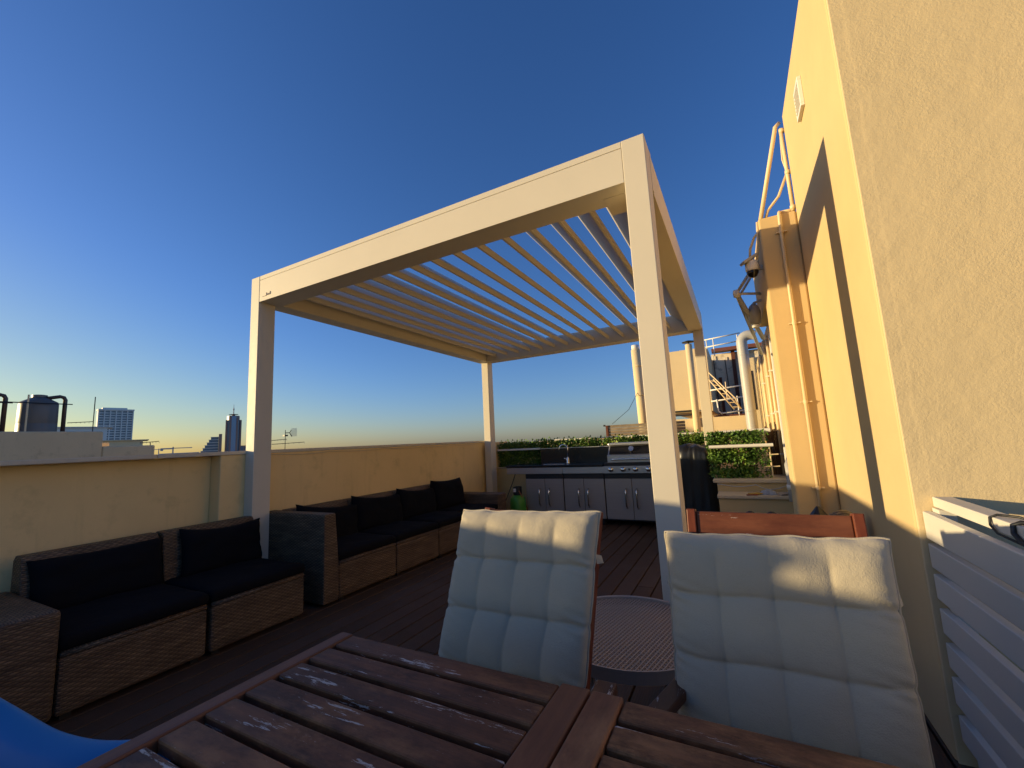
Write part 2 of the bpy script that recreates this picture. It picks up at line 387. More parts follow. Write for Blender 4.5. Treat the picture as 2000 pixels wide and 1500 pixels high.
# ------------------------------------------------------------------ pergola
PX0, PX1, PY0, PY1, PZB, PZT = -3.713, -0.270, 2.122, 6.055, 2.511, 2.747
pg = thing('pergola', (-2, 4, 0), 'cream metal pergola with open louvred roof over the deck', 'pergola')
for (xa, ya, dx) in ((PX0, PY0, 0), (PX1 - 0.118, PY0, 0), (PX0 + 0.04, PY1 - 0.15, 0), (PX1 - 0.118, PY1 - 0.15, 0)):
    p = MB().box(xa, xa + 0.118, ya, ya + 0.15, 0, PZT if ya < 3 else PZB - 0.001).build('post', M['pergola'], pg, bevel=0.003)
    MB().box(xa - 0.03, xa + 0.148, ya - 0.03, ya + 0.18, 0.0005, 0.008).build('base_plate', M['pergola'], p)
def beam(x0, x1, y0, y1, name='beam'):
    if x1 - x0 > y1 - y0:
        lip0, lip1 = (y0, y1)
        b = MB().box(x0, x1, y0 + 0.002, y1, PZB, 2.708).box(x0, x1, y0 + 0.002, y1, 2.711, PZT)
        b.box(x0, x1, y0 + 0.006, y1 - 0.004, 2.708, 2.711)
    else:
        b = MB().box(x0 + 0.002, x1 - 0.002, y0, y1, PZB, 2.708).box(x0 + 0.002, x1 - 0.002, y0, y1, 2.711, PZT)
        b.box(x0 + 0.006, x1 - 0.006, y0, y1, 2.708, 2.711)
    return b.build(name, M['pergola'], pg, bevel=0.002)
fb = beam(PX0 + 0.120, PX1 - 0.120, PY0, PY0 + 0.19)
beam(PX0, PX0 + 0.17, PY0 + 0.192, PY1 - 0.192)
beam(PX1 - 0.17, PX1, PY0 + 0.192, PY1 - 0.192)
beam(PX0, PX1, PY1 - 0.19, PY1)
for xa in (PX0, PX1 - 0.118): MB().box(xa + 0.001, xa + 0.1195, PY0 + 0.1505, PY0 + 0.1915, PZB + 0.001, PZT - 0.002).build('corner_block', M['pergola'], pg)
MB().box(PX1 - 0.26, PX1 - 0.121, PY0 + 0.10, PY0 + 0.30, PZB - 0.003, PZB - 0.0005).build('corner_bracket', M['pergola'], pg)
# maker's badge: a few raised strokes, too small to read
bd = MB(); bx = PX0 + 0.165; bz = PZB + 0.042
bd.bar((bx, PY0, bz - 0.004), (bx + 0.05, PY0, bz - 0.004), 0.004, 0.004)
for k, (dx, h) in enumerate(((0.055, 0.026), (0.068, 0.014), (0.082, 0.014), (0.094, 0.014), (0.108, 0.028))):
    bd.bar((bx + dx, PY0, bz - 0.004), (bx + dx + 0.002, PY0, bz - 0.004 + h), 0.004, 0.004)
    if h < 0.02: bd.bar((bx + dx, PY0, bz + 0.009), (bx + dx + 0.008, PY0, bz + 0.009), 0.004, 0.003)
bd.bar((bx + 0.103, PY0, bz + 0.012), (bx + 0.118, PY0, bz + 0.012), 0.004, 0.003)
bd.build('badge', M['taupe'], fb)
# louvres: tilted blades with a lip, running front to back
th = math.radians(40); ca, sa = math.cos(th), math.sin(th); W = 0.24
for i in range(15):
    xl = -0.445 - 0.2075 * i; zl = 2.565
    poly = [(xl, zl), (xl, zl + 0.05), (xl - W * ca, zl + 0.05 + W * sa), (xl - W * ca - 0.013, zl + 0.05 + W * sa - 0.011),
            (xl - 0.018, zl + 0.041), (xl - 0.018, zl)]
    MB().prism(poly, 'y', PY0 + 0.20, PY1 - 0.205).build('louvre', M['louvre'], pg, bevel=0.002)

# ------------------------------------------------------------------ building on the right
bl = thing('rooftop_building', (0.549, 2.14, 0), 'tall sunlit yellow rooftop building with roughcast front, right of the deck', 'building')
MB().box(0.549, 4.5, 2.15, 3.57, -0.06, 3.53).build('wall', M['wall'], bl, bevel=0.012)
MB().box(0.552, 4.5, 2.138, 2.1495, -0.06, 3.52).build('roughcast_front', M['rough'], bl, bevel=0.004)
MB().box(0.305, 0.549, 3.572, 3.86, -0.06, 2.77).box(0.549, 3.0, 3.572, 3.86, -0.06, 2.769).build('pilaster', M['wall'], bl, bevel=0.012)
MB().box(0.307, 3.0, 3.862, 4.85, 2.2, 2.768).build('canopy', M['wall'], bl, bevel=0.008)
MB().box(0.405, 3.0, 3.862, 8.8, -0.06, 2.199).box(0.42, 3.0, 4.852, 8.8, 2.199, 2.36).build('rear_wall', M['wall'], bl)
# door on the recessed side wall, seen edge-on
dr = MB().box(0.385, 0.404, 4.10, 4.15, 0.75, 2.15).box(0.385, 0.404, 5.05, 5.10, 0.75, 2.15).box(0.386, 0.404, 4.15, 5.05, 2.10, 2.15).build('door_frame', M['white'], bl, bevel=0.003)
MB().box(0.396, 0.403, 4.15, 5.05, 0.75, 2.10).build('glass_pane', M['glass'], dr)
for k in range(5):
    MB().tube([(0.378, 4.10, 0.95 + k * 0.25), (0.378, 4.10, 1.03 + k * 0.25)], 0.008, 8).build('hinge', M['white'], dr)
# vent grille high on the sunlit wall
vb = MB().box(0.528, 0.5485, 2.80, 2.96, 3.05, 3.07).box(0.528, 0.5485, 2.80, 2.96, 3.22, 3.24).box(0.528, 0.5485, 2.80, 2.815, 3.07, 3.22).box(0.528, 0.5485, 2.945, 2.96, 3.07, 3.22)
vt = thing('vent_grille', (0.548, 2.88, 3.05), 'white louvred vent grille high on the sunlit yellow wall', 'vent')
vb.build('frame', M['white'], vt, bevel=0.002)
vv = MB()
for k in range(6): vv.bar((0.536, 2.816, 3.082 + k * 0.024), (0.536, 2.944, 3.082 + k * 0.024), 0.022, 0.004, up=(0.5, 0, 1))
vv.box(0.544, 0.5484, 2.815, 2.945, 3.07, 3.22); vv.build('grille', M['white'], vt)
# pipes on the building
dp = thing('drain_pipe', (0.44, 3.55, 0.3), 'thin cream pipe running down the front of the sunlit block', 'pipe')
MB().tube([(0.52, 3.60, 2.785), (0.462, 3.60, 2.79), (0.446, 3.578, 2.785), (0.440, 3.553, 2.765), (0.438, 3.552, 2.70), (0.436, 3.552, 0.02)], 0.011, 10).build('pipe', M['pipe'], dp, smooth=True)
MB().tube([(0.55, 3.60, 2.785), (0.45, 3.60, 2.785)], 0.016, 10).build('elbow', M['pipe'], dp, smooth=True)
for z in (2.62, 1.924, 1.357, 0.77):
    MB().bar((0.405, 3.560, z), (0.475, 3.560, z), 0.022, 0.008).tube([(0.437, 3.552, z - 0.012), (0.437, 3.552, z + 0.012)], 0.014, 10).build('clip', M['pipe'], dp)
t1 = thing('conduit_pipe', (0.54, 3.57, 2.78), 'straight cream conduit standing at the end of the tall wall above the block', 'pipe')
MB().tube([(0.535, 3.585, 2.775), (0.530, 3.585, 3.44)], 0.013, 10).build('pipe', M['pipe'], t1, smooth=True)
for z in (2.80, 3.08, 3.42): MB().tube([(0.535, 3.585, z - 0.014), (0.535, 3.585, z + 0.014)], 0.019, 10).build('coupling', M['pipe'], t1, smooth=True)
tag(MB().tube([(0.528, 3.60, 3.50), (0.50, 3.585, 3.47), (0.325, 3.59, 2.77)], 0.015, 10).build('conduit_pipe', M['pipe'], loc=(0.325, 3.59, 2.77), smooth=True), 'slanting cream conduit leaning from the tall wall down to the block corner', 'pipe')
tag(MB().tube([(0.53, 3.60, 3.08), (0.46, 3.60, 2.92), (0.38, 3.60, 2.83), (0.36, 3.60, 2.775)], 0.010, 8).build('conduit_pipe', M['pipe'], loc=(0.36, 3.6, 2.77), smooth=True), 'short curved cream conduit between the upright and the top of the block', 'pipe')
tag(MB().tube([(0.522, 3.59, 3.38), (0.515, 3.60, 3.2), (0.545, 3.60, 3.0)], 0.005, 6).build('cable', M['pipe'], loc=(0.52, 3.6, 3.0), smooth=True), 'loose thin cable hanging beside the upright conduit above the block', 'cable')
c1 = MB().tube([(0.315, 3.62, 2.70), (0.27, 3.64, 2.66), (0.235, 3.66, 2.58), (0.225, 3.66, 2.50)], 0.010, 8)
tag(c1.build('conduit_pipe', M['pipe'], loc=(0.3, 3.64, 2.6), smooth=True), 'curved cream conduit looping down to the security camera', 'pipe')
tag(MB().tube([(0.30, 3.60, 2.76), (0.29, 3.63, 2.6), (0.27, 3.66, 2.48), (0.275, 3.68, 2.41)], 0.009, 8).build('conduit_pipe', M['pipe'], loc=(0.3, 3.6, 2.7), smooth=True), 'cream conduit running down the block edge behind the security camera', 'pipe')
sc_ = thing('security_camera', (0.30, 3.7, 2.42), 'white dome security camera with black lens under a flat floodlight', 'camera')
MB().lathe([(0.040, 0.0), (0.047, 0.01), (0.047, 0.075), (0.03, 0.085)], (0.232, 3.66, 2.40), 20).build('housing', M['white'], sc_, smooth=True)
MB().lathe([(0.006, -0.052), (0.026, -0.042), (0.040, -0.018), (0.043, -0.0008)], (0.232, 3.66, 2.40), 20).build('lens_dome', M['dome'], sc_, smooth=True)
MB().bar((0.25, 3.68, 2.43), (0.304, 3.70, 2.43), 0.03, 0.03).build('bracket', M['white'], sc_)
fl = thing('floodlight', (0.24, 3.66, 2.50), 'small flat floodlight tilted above the security camera', 'lamp')
MB().bar((0.165, 3.62, 2.462), (0.262, 3.66, 2.522), 0.07, 0.022).build('body', M['pvc'], fl, bevel=0.004)
MB().bar((0.23, 3.66, 2.485), (0.245, 3.668, 2.505), 0.02, 0.012).build('hinge', M['white'], fl)
lb = thing('wall_lantern', (0.305, 4.3, 2.05), 'frosted glass wall lantern on the shaded side of the yellow building', 'lamp')
MB().lathe([(0.028, -0.10), (0.046, -0.085), (0.050, 0.02), (0.037, 0.07), (0.012, 0.095)], (0.240, 4.25, 2.205), 16).build('shade', M['lampglass'], lb, smooth=True)
MB().bar((0.240, 4.25, 2.30), (0.306, 4.25, 2.32), 0.02, 0.02).build('arm', M['pvc'], lb)
MB().lathe([(0.030, -0.125), (0.030, -0.102)], (0.240, 4.25, 2.205), 16).build('cap', M['white'], lb)
br = thing('pipe_bracket', (0.305, 4.2, 2.2), 'white folding pipe bracket sticking out from the side of the building', 'bracket')
A = (0.115, 4.05, 2.36)
MB().tube([(0.30, 4.0, 2.60), A], 0.014, 8).build('strut', M['pvc'], br, smooth=True)
MB().tube([(0.30, 4.25, 2.62), (0.135, 4.2, 2.37)], 0.011, 8).build('strut', M['pvc'], br, smooth=True)
MB().tube([A, (0.30, 4.5, 2.02)], 0.020, 8).build('strut', M['pvc'], br, smooth=True)
MB().tube([A, (0.30, 5.0, 1.95)], 0.016, 8).build('strut', M['pvc'], br, smooth=True)
MB().tube([A, (0.305, 4.25, 2.38)], 0.012, 8).build('crossbar', M['white'], br, smooth=True)
MB().lathe([(0.024, -0.03), (0.028, 0), (0.024, 0.03)], A, 12).build('joint', M['white'], br, smooth=True)
for k, (y0, lab) in enumerate(((5.35, 'nearest of three cream downpipes on the far side wall of the building'), (5.9, 'middle of three cream downpipes on the far side wall of the building'), (6.8, 'farthest of three cream downpipes on the far side wall of the building'))):
    o = thing('downpipe', (0.37, y0, 0.6), lab, 'pipe', 'downpipes on the far side wall')
    MB().tube([(0.385, y0, 0.6), (0.385, y0, 2.2 + 0.05 * k)], 0.016, 10).build('pipe', M['pipe'], o, smooth=True)
    for z in (0.9, 1.35, 1.8): MB().box(0.366, 0.406, y0 - 0.022, y0 + 0.022, z, z + 0.02).build('clip', M['white'], o, bevel=0.004)
gp = thing('waste_pipe', (0.34, 4.5, 0.55), 'grey plastic waste pipe behind the edge of the yellow block', 'pipe')
MB().tube([(0.352, 4.36, 0.56), (0.352, 4.36, 0.80), (0.352, 4.40, 0.86), (0.385, 4.6, 0.90)], 0.03, 12).build('pipe', M['pvc'], gp, smooth=True)
MB().tube([(0.352, 4.36, 0.66), (0.352, 4.36, 0.70)], 0.036, 12).build('collar', M['white'], gp, smooth=True)
MB().box(0.33, 0.404, 3.95, 4.02, 0.57, 0.69).build('junction_box', M['white'], gp, bevel=0.005)

# ------------------------------------------------------------------ rattan sofas
SX0, SX1 = -3.68, -2.905
def seat_module(y0, y1, label, sides=(), arm=None):
    t = thing('sofa_module', ((SX0 + SX1) / 2, (y0 + y1) / 2, 0), label, 'sofa', 'woven rattan sofa modules along the parapet')
    MB().box(SX0 + 0.02, SX1, y0 + 0.003, y1 - 0.003, 0.025, 0.285).build('base', M['rattan'], t, bevel=0.018)
    MB().tube([(SX1 - 0.016, y0 + 0.008, 0.293), (SX1 - 0.016, y1 - 0.008, 0.293)], 0.016, 8).build('front_edge', M['rattan'], t, smooth=True)
    MB().prism([(SX0, 0.286), (SX0 + 0.20, 0.286), (SX0 + 0.13, 0.66), (SX0 + 0.115, 0.685), (SX0 + 0.03, 0.685), (SX0, 0.66)], 'y', y0 + 0.003, y1 - 0.003).build('backrest', M['rattan'], t, bevel=0.008)
    for yy in (y0 + 0.05, y1 - 0.05):
        for xx in (SX0 + 0.07, SX1 - 0.05): MB().box(xx - 0.02, xx + 0.02, yy - 0.02, yy + 0.02, 0.001, 0.024).build('foot', M['blackmetal'], t)
    return t
def dead(u, v): return 0
def pillow(name, mat, c, ax, ay, n, w, h, t, sag=0.0, seed=0, parent=None, nu=22, nv=16, pw=0.45, rnd_=0.006, loc=None, ears=0.03, flat=0.0):
    c = Vector(c); ax = Vector(ax).normalized(); ay = Vector(ay).normalized(); n = Vector(n).normalized()
    F, B = [], []
    for j in range(nv + 1):
        rf, rb = [], []
        for i in range(nu + 1):
            u = -1 + 2 * i / nu; v = -1 + 2 * j / nv
            e = ((1 - abs(u) ** 4) * (1 - abs(v) ** 4)) ** pw
            k = 1 + ears * (abs(u) * abs(v)) ** 3 - 0.025 * (1 - abs(u) ** 2) * (abs(v) ** 6) - 0.025 * (1 - v * v) * abs(u) ** 6
            nz = mnoise.noise(Vector((u * 2.1 + seed, v * 2.1, seed * 1.7))) * rnd_ * 3 + mnoise.noise(Vector((u * 7 + seed, v * 6, seed))) * rnd_
            p = c + ax * (u * w / 2 * k) + ay * (v * h / 2 * k - sag * (v > 0) * v * (1 - u * u) * 0.5)
            edge = min(1, e * 1.5)
            rf.append(p + n * (t / 2 * e + nz * edge)); rb.append(p - n * (t / 2 * e * (1 - flat)))
        F.append(rf); B.append(rb)
    mb = MB().grid(F).grid([list(reversed(r)) for r in B])
    return mb.build(name, mat, parent, smooth=True, weld=True, loc=loc)
def seat_cushion(y0, y1, label, x0=SX0 + 0.15, seed=0):
    xa, xb = x0, SX1 - 0.006; nx, ny = 20, 20; T = []; Bt = []
    def hgt(i, j):
        u, v = 2 * i / nx - 1, 2 * j / ny - 1
        e = (1 - abs(u) ** 14) * (1 - abs(v) ** 14)
        return 0.372 + 0.022 * (1 - u * u * 0.6) * (1 - v * v * 0.6) * e + 0.007 * mnoise.noise(Vector((u * 2 + seed, v * 2, seed))) + 0.003 * mnoise.noise(Vector((u * 6, v * 6 + seed, 1)))
    def pt(i, j, z, k=0.0):
        u, v = 2 * i / nx - 1, 2 * j / ny - 1
        return Vector(((xa + xb) / 2 + u * ((xb - xa) / 2 - k), (y0 + y1) / 2 + v * ((y1 - y0) / 2 - 0.003 - k), z))
    top = [[pt(i, j, hgt(i, j), 0.010) for i in range(nx + 1)] for j in range(ny + 1)]
    ring = [(i, 0) for i in range(nx)] + [(nx, j) for j in range(ny)] + [(i, ny) for i in range(nx, 0, -1)] + [(0, j) for j in range(ny, 0, -1)]
    ring.append(ring[0])
    side = [[pt(i, j, hgt(i, j), 0.010) for i, j in ring], [pt(i, j, hgt(i, j) - 0.010, 0.001) for i, j in ring], [pt(i, j, 0.345, -0.003) for i, j in ring], [pt(i, j, 0.316, 0.001) for i, j in ring], [pt(i, j, 0.3095, 0.012) for i, j in ring]]
    bot = [[pt(i, j, 0.3095, 0.012) for i in range(0, nx + 1)] for j in range(0, ny + 1)]
    o = MB().grid(top).grid(side).grid(bot).build('seat_cushion', M['black'], smooth=True, weld=True, loc=((x0 + SX1) / 2, (y0 + y1) / 2, 0.31))
    return tag(o, label, 'cushion', 'black seat cushions on the rattan sofa')
def back_cushion(y0, y1, label, tilt=0.0, seed=0, h=0.36, zc=0.545, x=-3.475, t=0.16, sag=0.03):
    ay = Vector((-0.23, tilt, 1)).normalized(); ax = Vector((0, 1, -tilt * 1.0)).normalized()
    o = pillow('back_cushion', M['black'], (x, (y0 + y1) / 2, zc), ax, ay, ax.cross(ay), y1 - y0, h, t, sag, seed, loc=(x, (y0 + y1) / 2, zc - h / 2), pw=0.4)
    return tag(o, label, 'cushion', 'black back cushions on the rattan sofa')
ma = seat_module(0.842, 1.478, 'rattan sofa module with a broad armrest, nearest the camera at the left')
MB().box(SX0 + 0.02, SX1 + 0.01, 0.60, 0.840, 0.025, 0.505).build('armrest', M['rattan'], ma, bevel=0.02)
mb_ = seat_module(1.492, 2.118, 'armless rattan sofa module ending beside the front left pergola post')
mc = seat_module(2.415, 3.058, 'rattan corner sofa module with a tall slanted side panel, just past the front left post')
MB().prism([(2.272, 0.025), (2.412, 0.025), (2.412, 0.285), (2.375, 0.69), (2.278, 0.69), (2.272, 0.66)], 'x', SX0 + 0.005, SX1 + 0.005).build('side_panel', M['rattan'], mc, bevel=0.008)
seat_module(3.060, 3.688, 'armless rattan sofa module second from the tall side panel')
seat_module(3.690, 4.318, 'armless rattan sofa module third from the tall side panel')
me_ = seat_module(4.320, 4.948, 'rattan sofa module with a low armrest at the far end by the kitchen')
MB().box(SX0 + 0.02, SX1 + 0.01, 4.950, 5.165, 0.025, 0.50).build('armrest', M['rattan'], me_, bevel=0.02)
for k, (a, b, lab) in enumerate(((0.845, 1.48, 'black seat cushion beside the broad armrest at the left'), (1.494, 2.118, 'black seat cushion on the armless sofa module before the front left post'),
    (2.418, 3.058, 'black seat cushion against the tall slanted rattan side panel'), (3.062, 3.686, 'black seat cushion second from the tall rattan side panel'),
    (3.692, 4.316, 'black seat cushion third from the tall rattan side panel'), (4.322, 4.946, 'black seat cushion next to the far low armrest'))):
    seat_cushion(a, b, lab, seed=k * 3.1)
back_cushion(0.87, 1.485, 'wide black back cushion at the left end behind the broad armrest', 0.0, 1.3, 0.31, 0.505, -3.50, 0.14, 0.01)
back_cushion(1.58, 2.135, 'black back cushion with a drooping corner touching the front left post', 0.04, 2.2, 0.33, 0.515, -3.49, 0.15, 0.05)
back_cushion(2.43, 3.09, 'black back cushion leaning beside the tall rattan side panel', 0.13, 3.7, 0.35, 0.512, -3.46, 0.17, 0.05)
back_cushion(3.05, 3.72, 'black back cushion second from the tall rattan side panel', 0.09, 4.9, 0.355, 0.515, -3.47, 0.17, 0.05)
back_cushion(3.69, 4.32, 'black back cushion third from the tall rattan side panel', 0.09, 5.3, 0.35, 0.515, -3.47, 0.17, 0.05)
back_cushion(4.30, 4.92, 'black back cushion at the far end, its top rising over the sofa back', 0.03, 6.1, 0.38, 0.545, -3.46, 0.18, 0.03)

# ------------------------------------------------------------------ table
TZ = 0.735
tb = thing('garden_table', (-0.25, 0.4, 0), 'weathered reddish brown slatted wooden table with flaking white paint in the foreground', 'table')
ts = MB()
for k in range(14):
    y1 = 0.778 - k * 0.0685
    for (xa, xb) in ((-0.884, -0.341), (-0.221, 0.48)):
        ts.box(xa, xb, y1 - 0.054, y1, TZ - 0.022, TZ - random.uniform(0, 0.0015))
ts.build('tabletop', M['tslat'], tb, bevel=0.004)
MB().box(-0.924, -0.886, -0.18, 0.780, TZ - 0.025, TZ + 0.001).build('end_board', M['tcross'], tb, bevel=0.004)
MB().box(-0.339, -0.283, -0.18, 0.782, TZ - 0.025, TZ + 0.002).build('cross_board', M['tcross'], tb, bevel=0.004)
MB().box(-0.279, -0.223, -0.18, 0.779, TZ - 0.025, TZ + 0.003).build('cross_board', M['tcross'], tb, bevel=0.004)
MB().box(0.482, 0.55, -0.18, 0.780, TZ - 0.025, TZ + 0.001).build('end_board', M['tcross'], tb, bevel=0.004)
MB().box(-0.88, 0.48, 0.66, 0.69, TZ - 0.085, TZ - 0.026).box(-0.88, 0.48, -0.10, -0.07, TZ - 0.085, TZ - 0.026).box(-0.85, -0.82, -0.07, 0.66, TZ - 0.085, TZ - 0.026).box(0.42, 0.45, -0.07, 0.66, TZ - 0.085, TZ - 0.026).build('apron', M['crail'], tb)
for xx in (-0.80, 0.40):
    for yy in (-0.04, 0.63): MB().box(xx - 0.025, xx + 0.025, yy - 0.025, yy + 0.025, 0.001, TZ - 0.086).build('leg', M['cstile'], tb)

# ------------------------------------------------------------------ tufted chairs
def tufted(name, BL, BR, TL, TR, parent, cols=4, rows=5, t=0.055, seed=0, row_off=0.0):
    BL, BR, TL, TR = map(Vector, (BL, BR, TL, TR))
    n = (BR - BL).cross(TL - BL).normalized()
    nu, nv = 96, 110; F, B = [], []
    for j in range(nv + 1):
        rf, rb = [], []
        for i in range(nu + 1):
            u = i / nu; v = j / nv
            uu = u + 0.012 * mnoise.noise(Vector((v * 3, seed, 0))) * math.sin(PI * u)
            vv = v + 0.010 * mnoise.noise(Vector((u * 3, seed, 5))) - 0.006 * abs(math.sin(PI * cols * u))
            a = abs(math.sin(PI * cols * uu)); b = abs(math.sin(PI * rows * (1 - vv)))
            wv = 0.55 + 0.45 * mnoise.noise(Vector((round(u * cols) * 3.3, v * 4, seed)))
            e = (1 - abs(2 * u - 1) ** 14) * (1 - abs(2 * v - 1) ** 14); e = max(e, 0) ** 0.45; tf = min(1, (1 - v) * 7); a = 1 - (1 - a) * (0.25 + 0.75 * tf)
            cell = 0.44 + 0.30 * b ** 0.36 + 0.27 * (a ** 0.6) * (0.55 + 0.45 * b ** 0.5) - 0.14 * (1 - a) ** 5 * (1 - b) ** 3 - 0.07 * (1 - b) ** 14
            # creases radiating from the side seams
            pu = math.exp(-min(u, 1 - u) * 14) * math.exp(-abs(b) * 3.0)
            wr = pu * 0.015 * math.sin(v * 105 + seed + u * 34) + mnoise.noise(Vector((u * 9 + seed, v * 7, 1.0))) * 0.0022 + mnoise.noise(Vector((u * 26 + seed, v * 9, 3.0))) * 0.0010 * (1 - b)
            h = t * e * cell + wr * e
            k = 0.020 * (abs(2 * u - 1) ** 8) * (abs(2 * v - 1) ** 12) - 0.010 * (1 - b) ** 5 * abs(2 * u - 1) ** 12
            su = (u - 0.5) * (1 + 2 * k) + 0.5 + 0.004 * mnoise.noise(Vector((v * 12, seed + 9, u))) * abs(2 * u - 1) ** 6
            sv = (v - 0.5) * (1 + 1.2 * k) + 0.5 + 0.008 * mnoise.noise(Vector((u * 9, seed + 3, v))) * abs(2 * v - 1) ** 8
            p = (BL * (1 - su) + BR * su) * (1 - sv) + (TL * (1 - su) + TR * su) * sv
            rf.append(p + n * h); rb.append(p - n * (0.020 * e))
        F.append(rf); B.append(rb)
    o = MB().grid(F).grid([list(reversed(r)) for r in B]).build(name, M['sage'], parent, smooth=True, weld=True)
    # piped seam round the edge
    loop = [F[0][i] for i in range(0, nu, 2)] + [F[j][nu] for j in range(0, nv, 2)] + [F[nv][i] for i in range(nu, 0, -2)] + [F[j][0] for j in range(nv, -1, -2)]
    MB().tube(loop, 0.0035, 6).build('piping', M['sage'], o, smooth=True)
    return o, n
def chair(label, BL, BR, TL, TR, fr, railz, seed, seatz=0.43, arm_l=None, arm_r=None, rail_h=0.055):
    BL, BR, TL, TR = map(Vector, (BL, BR, TL, TR))
    base = Vector(((BL.x + BR.x) / 2, BL.y - 0.2, 0))
    t = thing('garden_chair', base, label, 'chair', 'wooden garden chairs with tufted cushions')
    cu_, n = tufted('cushion', BL, BR, TL, TR, t, 4, 3.3, t=0.044, seed=seed)
    up = ((TL + TR) / 2 - (BL + BR) / 2).normalized(); back = -n
    x0, x1 = fr
    def P(x, s):   # a point on the frame plane behind the cushion, s metres along the back from its bottom
        c = (BL + BR) / 2; q_ = c + up * s + back * 0.047; q_.x = x + (up.x * s); return q_
    S = railz
    for xx in (x0 + 0.011, x1 - 0.011):
        MB().bar(P(xx, -0.12), P(xx, S), 0.024, 0.034, up=n).build('stile', M['cstile'], t, bevel=0.003)
    MB().bar(P(x0 + 0.0235, S - rail_h / 2 - 0.006), P(x1 - 0.0235, S - rail_h / 2 - 0.006), 0.022, rail_h, up=up).build('top_rail', M['crail'], t, bevel=0.003)
    sl_ = MB()
    for k in range(6): sl_.bar(P(x0 + 0.0235, 0.03 + k * 0.065), P(x1 - 0.0235, 0.03 + k * 0.065), 0.012, 0.04, up=up)
    sl_.build('back_slats', M['crail'], t)
    # cushion ties
    for xx, e in ((BL.x - 0.004, TL), (BR.x + 0.004, TR)):
        s = 0.30; q_ = (BL if e is TL else BR).lerp(e, 0.74)
        sd = -1 if e is TL else 1
        MB().grid([[q_ + Vector((sd * 0.002, 0.006, 0.012)), q_ + Vector((sd * 0.010, 0.03, 0.004))], [q_ + Vector((sd * 0.002, 0.006, -0.014)), q_ + Vector((sd * 0.014, 0.034, -0.018))], [q_ + Vector((sd * 0.002, 0.012, -0.016)), q_ + Vector((sd * 0.018, 0.045, -0.020))]]).build('tie', M['sage'], cu_)
    ys = BL.y; yf = ys - 0.44
    pillow('seat_pad', M['sage'], ((BL.x + BR.x) / 2, (ys + yf) / 2 + 0.01, seatz + 0.04), (1, 0, 0), (0, 1, 0), (0, 0, 1), 0.47, 0.43, 0.07, 0, seed, parent=t, pw=0.25)
    MB().box(x0, x1, yf, ys + 0.02, seatz - 0.03, seatz).build('seat', M['crail'], t)
    for xx in (x0 + 0.02, x1 - 0.02):
        MB().box(xx - 0.02, xx + 0.02, yf, yf + 0.04, 0.001, 0.60).build('leg', M['cstile'], t)
        MB().box(xx - 0.02, xx + 0.02, ys + 0.06, ys + 0.10, 0.001, seatz - 0.031).build('leg', M['cstile'], t)
    for a in (arm_l, arm_r):
        if a: 
            MB().bar(a[0], a[1], 0.046, 0.024).build('armrest', M['carm'], t, bevel=0.004)
            e_ = Vector(a[0]).lerp(Vector(a[1]), 0.8); MB().box(e_.x - 0.015, e_.x + 0.015, e_.y - 0.02, e_.y + 0.02, 0.001, e_.z - 0.013).build('arm_support', M['cstile'], t)
    return t
chair('wooden garden chair with light tufted cushion, left of the round mesh table', (-0.912, 1.13, 0.48), (-0.432, 1.13, 0.482), (-0.868, 1.25, 0.953), (-0.39, 1.25, 0.962), (-0.85, -0.44), 0.505, 1.0,
      arm_l=((-0.93, 0.965, 0.60), (-0.93, 0.68, 0.60)), arm_r=((-0.312, 0.968, 0.643), (-0.308, 0.68, 0.643)), rail_h=0.05)
chair('wooden garden chair with light tufted cushion and red-brown top rail, beside the white slat fence', (-0.207, 1.19, 0.44), (0.270, 1.19, 0.44), (-0.207, 1.28, 0.908), (0.272, 1.28, 0.918), (-0.155, 0.245), 0.545, 4.0,
      arm_l=((-0.190, 1.225, 0.548), (-0.280, 0.90, 0.548)), arm_r=((0.250, 0.975, 0.62), (0.235, 0.66, 0.62)), rail_h=0.066)

# ------------------------------------------------------------------ round mesh side table
sx, sy, sz, sr = -0.455, 1.725, 0.45, 0.325
st = thing('side_table', (sx, sy, 0), 'round taupe metal side table with a mesh top between the two chairs', 'side table')
MB().lathe([(sr - 0.004, -0.034), (sr, -0.034), (sr, 0.006), (sr - 0.004, 0.006), (sr - 0.010, 0.004), (sr - 0.010, -0.030)], (sx, sy, sz), 64).build('rim', M['taupe'], st, smooth=False)
ms = MB(); s_ = -sr
for ang in (math.radians(78), math.radians(138)):
    dx, dy = math.cos(ang), math.sin(ang); s_ = -sr + 0.012
    while s_ < sr - 0.008:
        L = math.sqrt(max(0, (sr - 0.006) ** 2 - s_ ** 2)); cx, cy = sx - dy * s_, sy + dx * s_
        zz = sz - 0.006 if ang < 2 else sz - 0.008
        ms.bar((cx - dx * L, cy - dy * L, zz), (cx + dx * L, cy + dy * L, zz), 0.0034, 0.003); s_ += 0.0142
ms.build('mesh_top', M['taupe'], st)
for k in range(3):
    a = math.radians(255 + 120 * k); MB().tube([(sx + 0.27 * math.cos(a), sy + 0.27 * math.sin(a), sz - 0.034), (sx + 0.31 * math.cos(a), sy + 0.31 * math.sin(a), 0.001)], 0.010, 8).build('leg', M['taupe'], st, smooth=True)

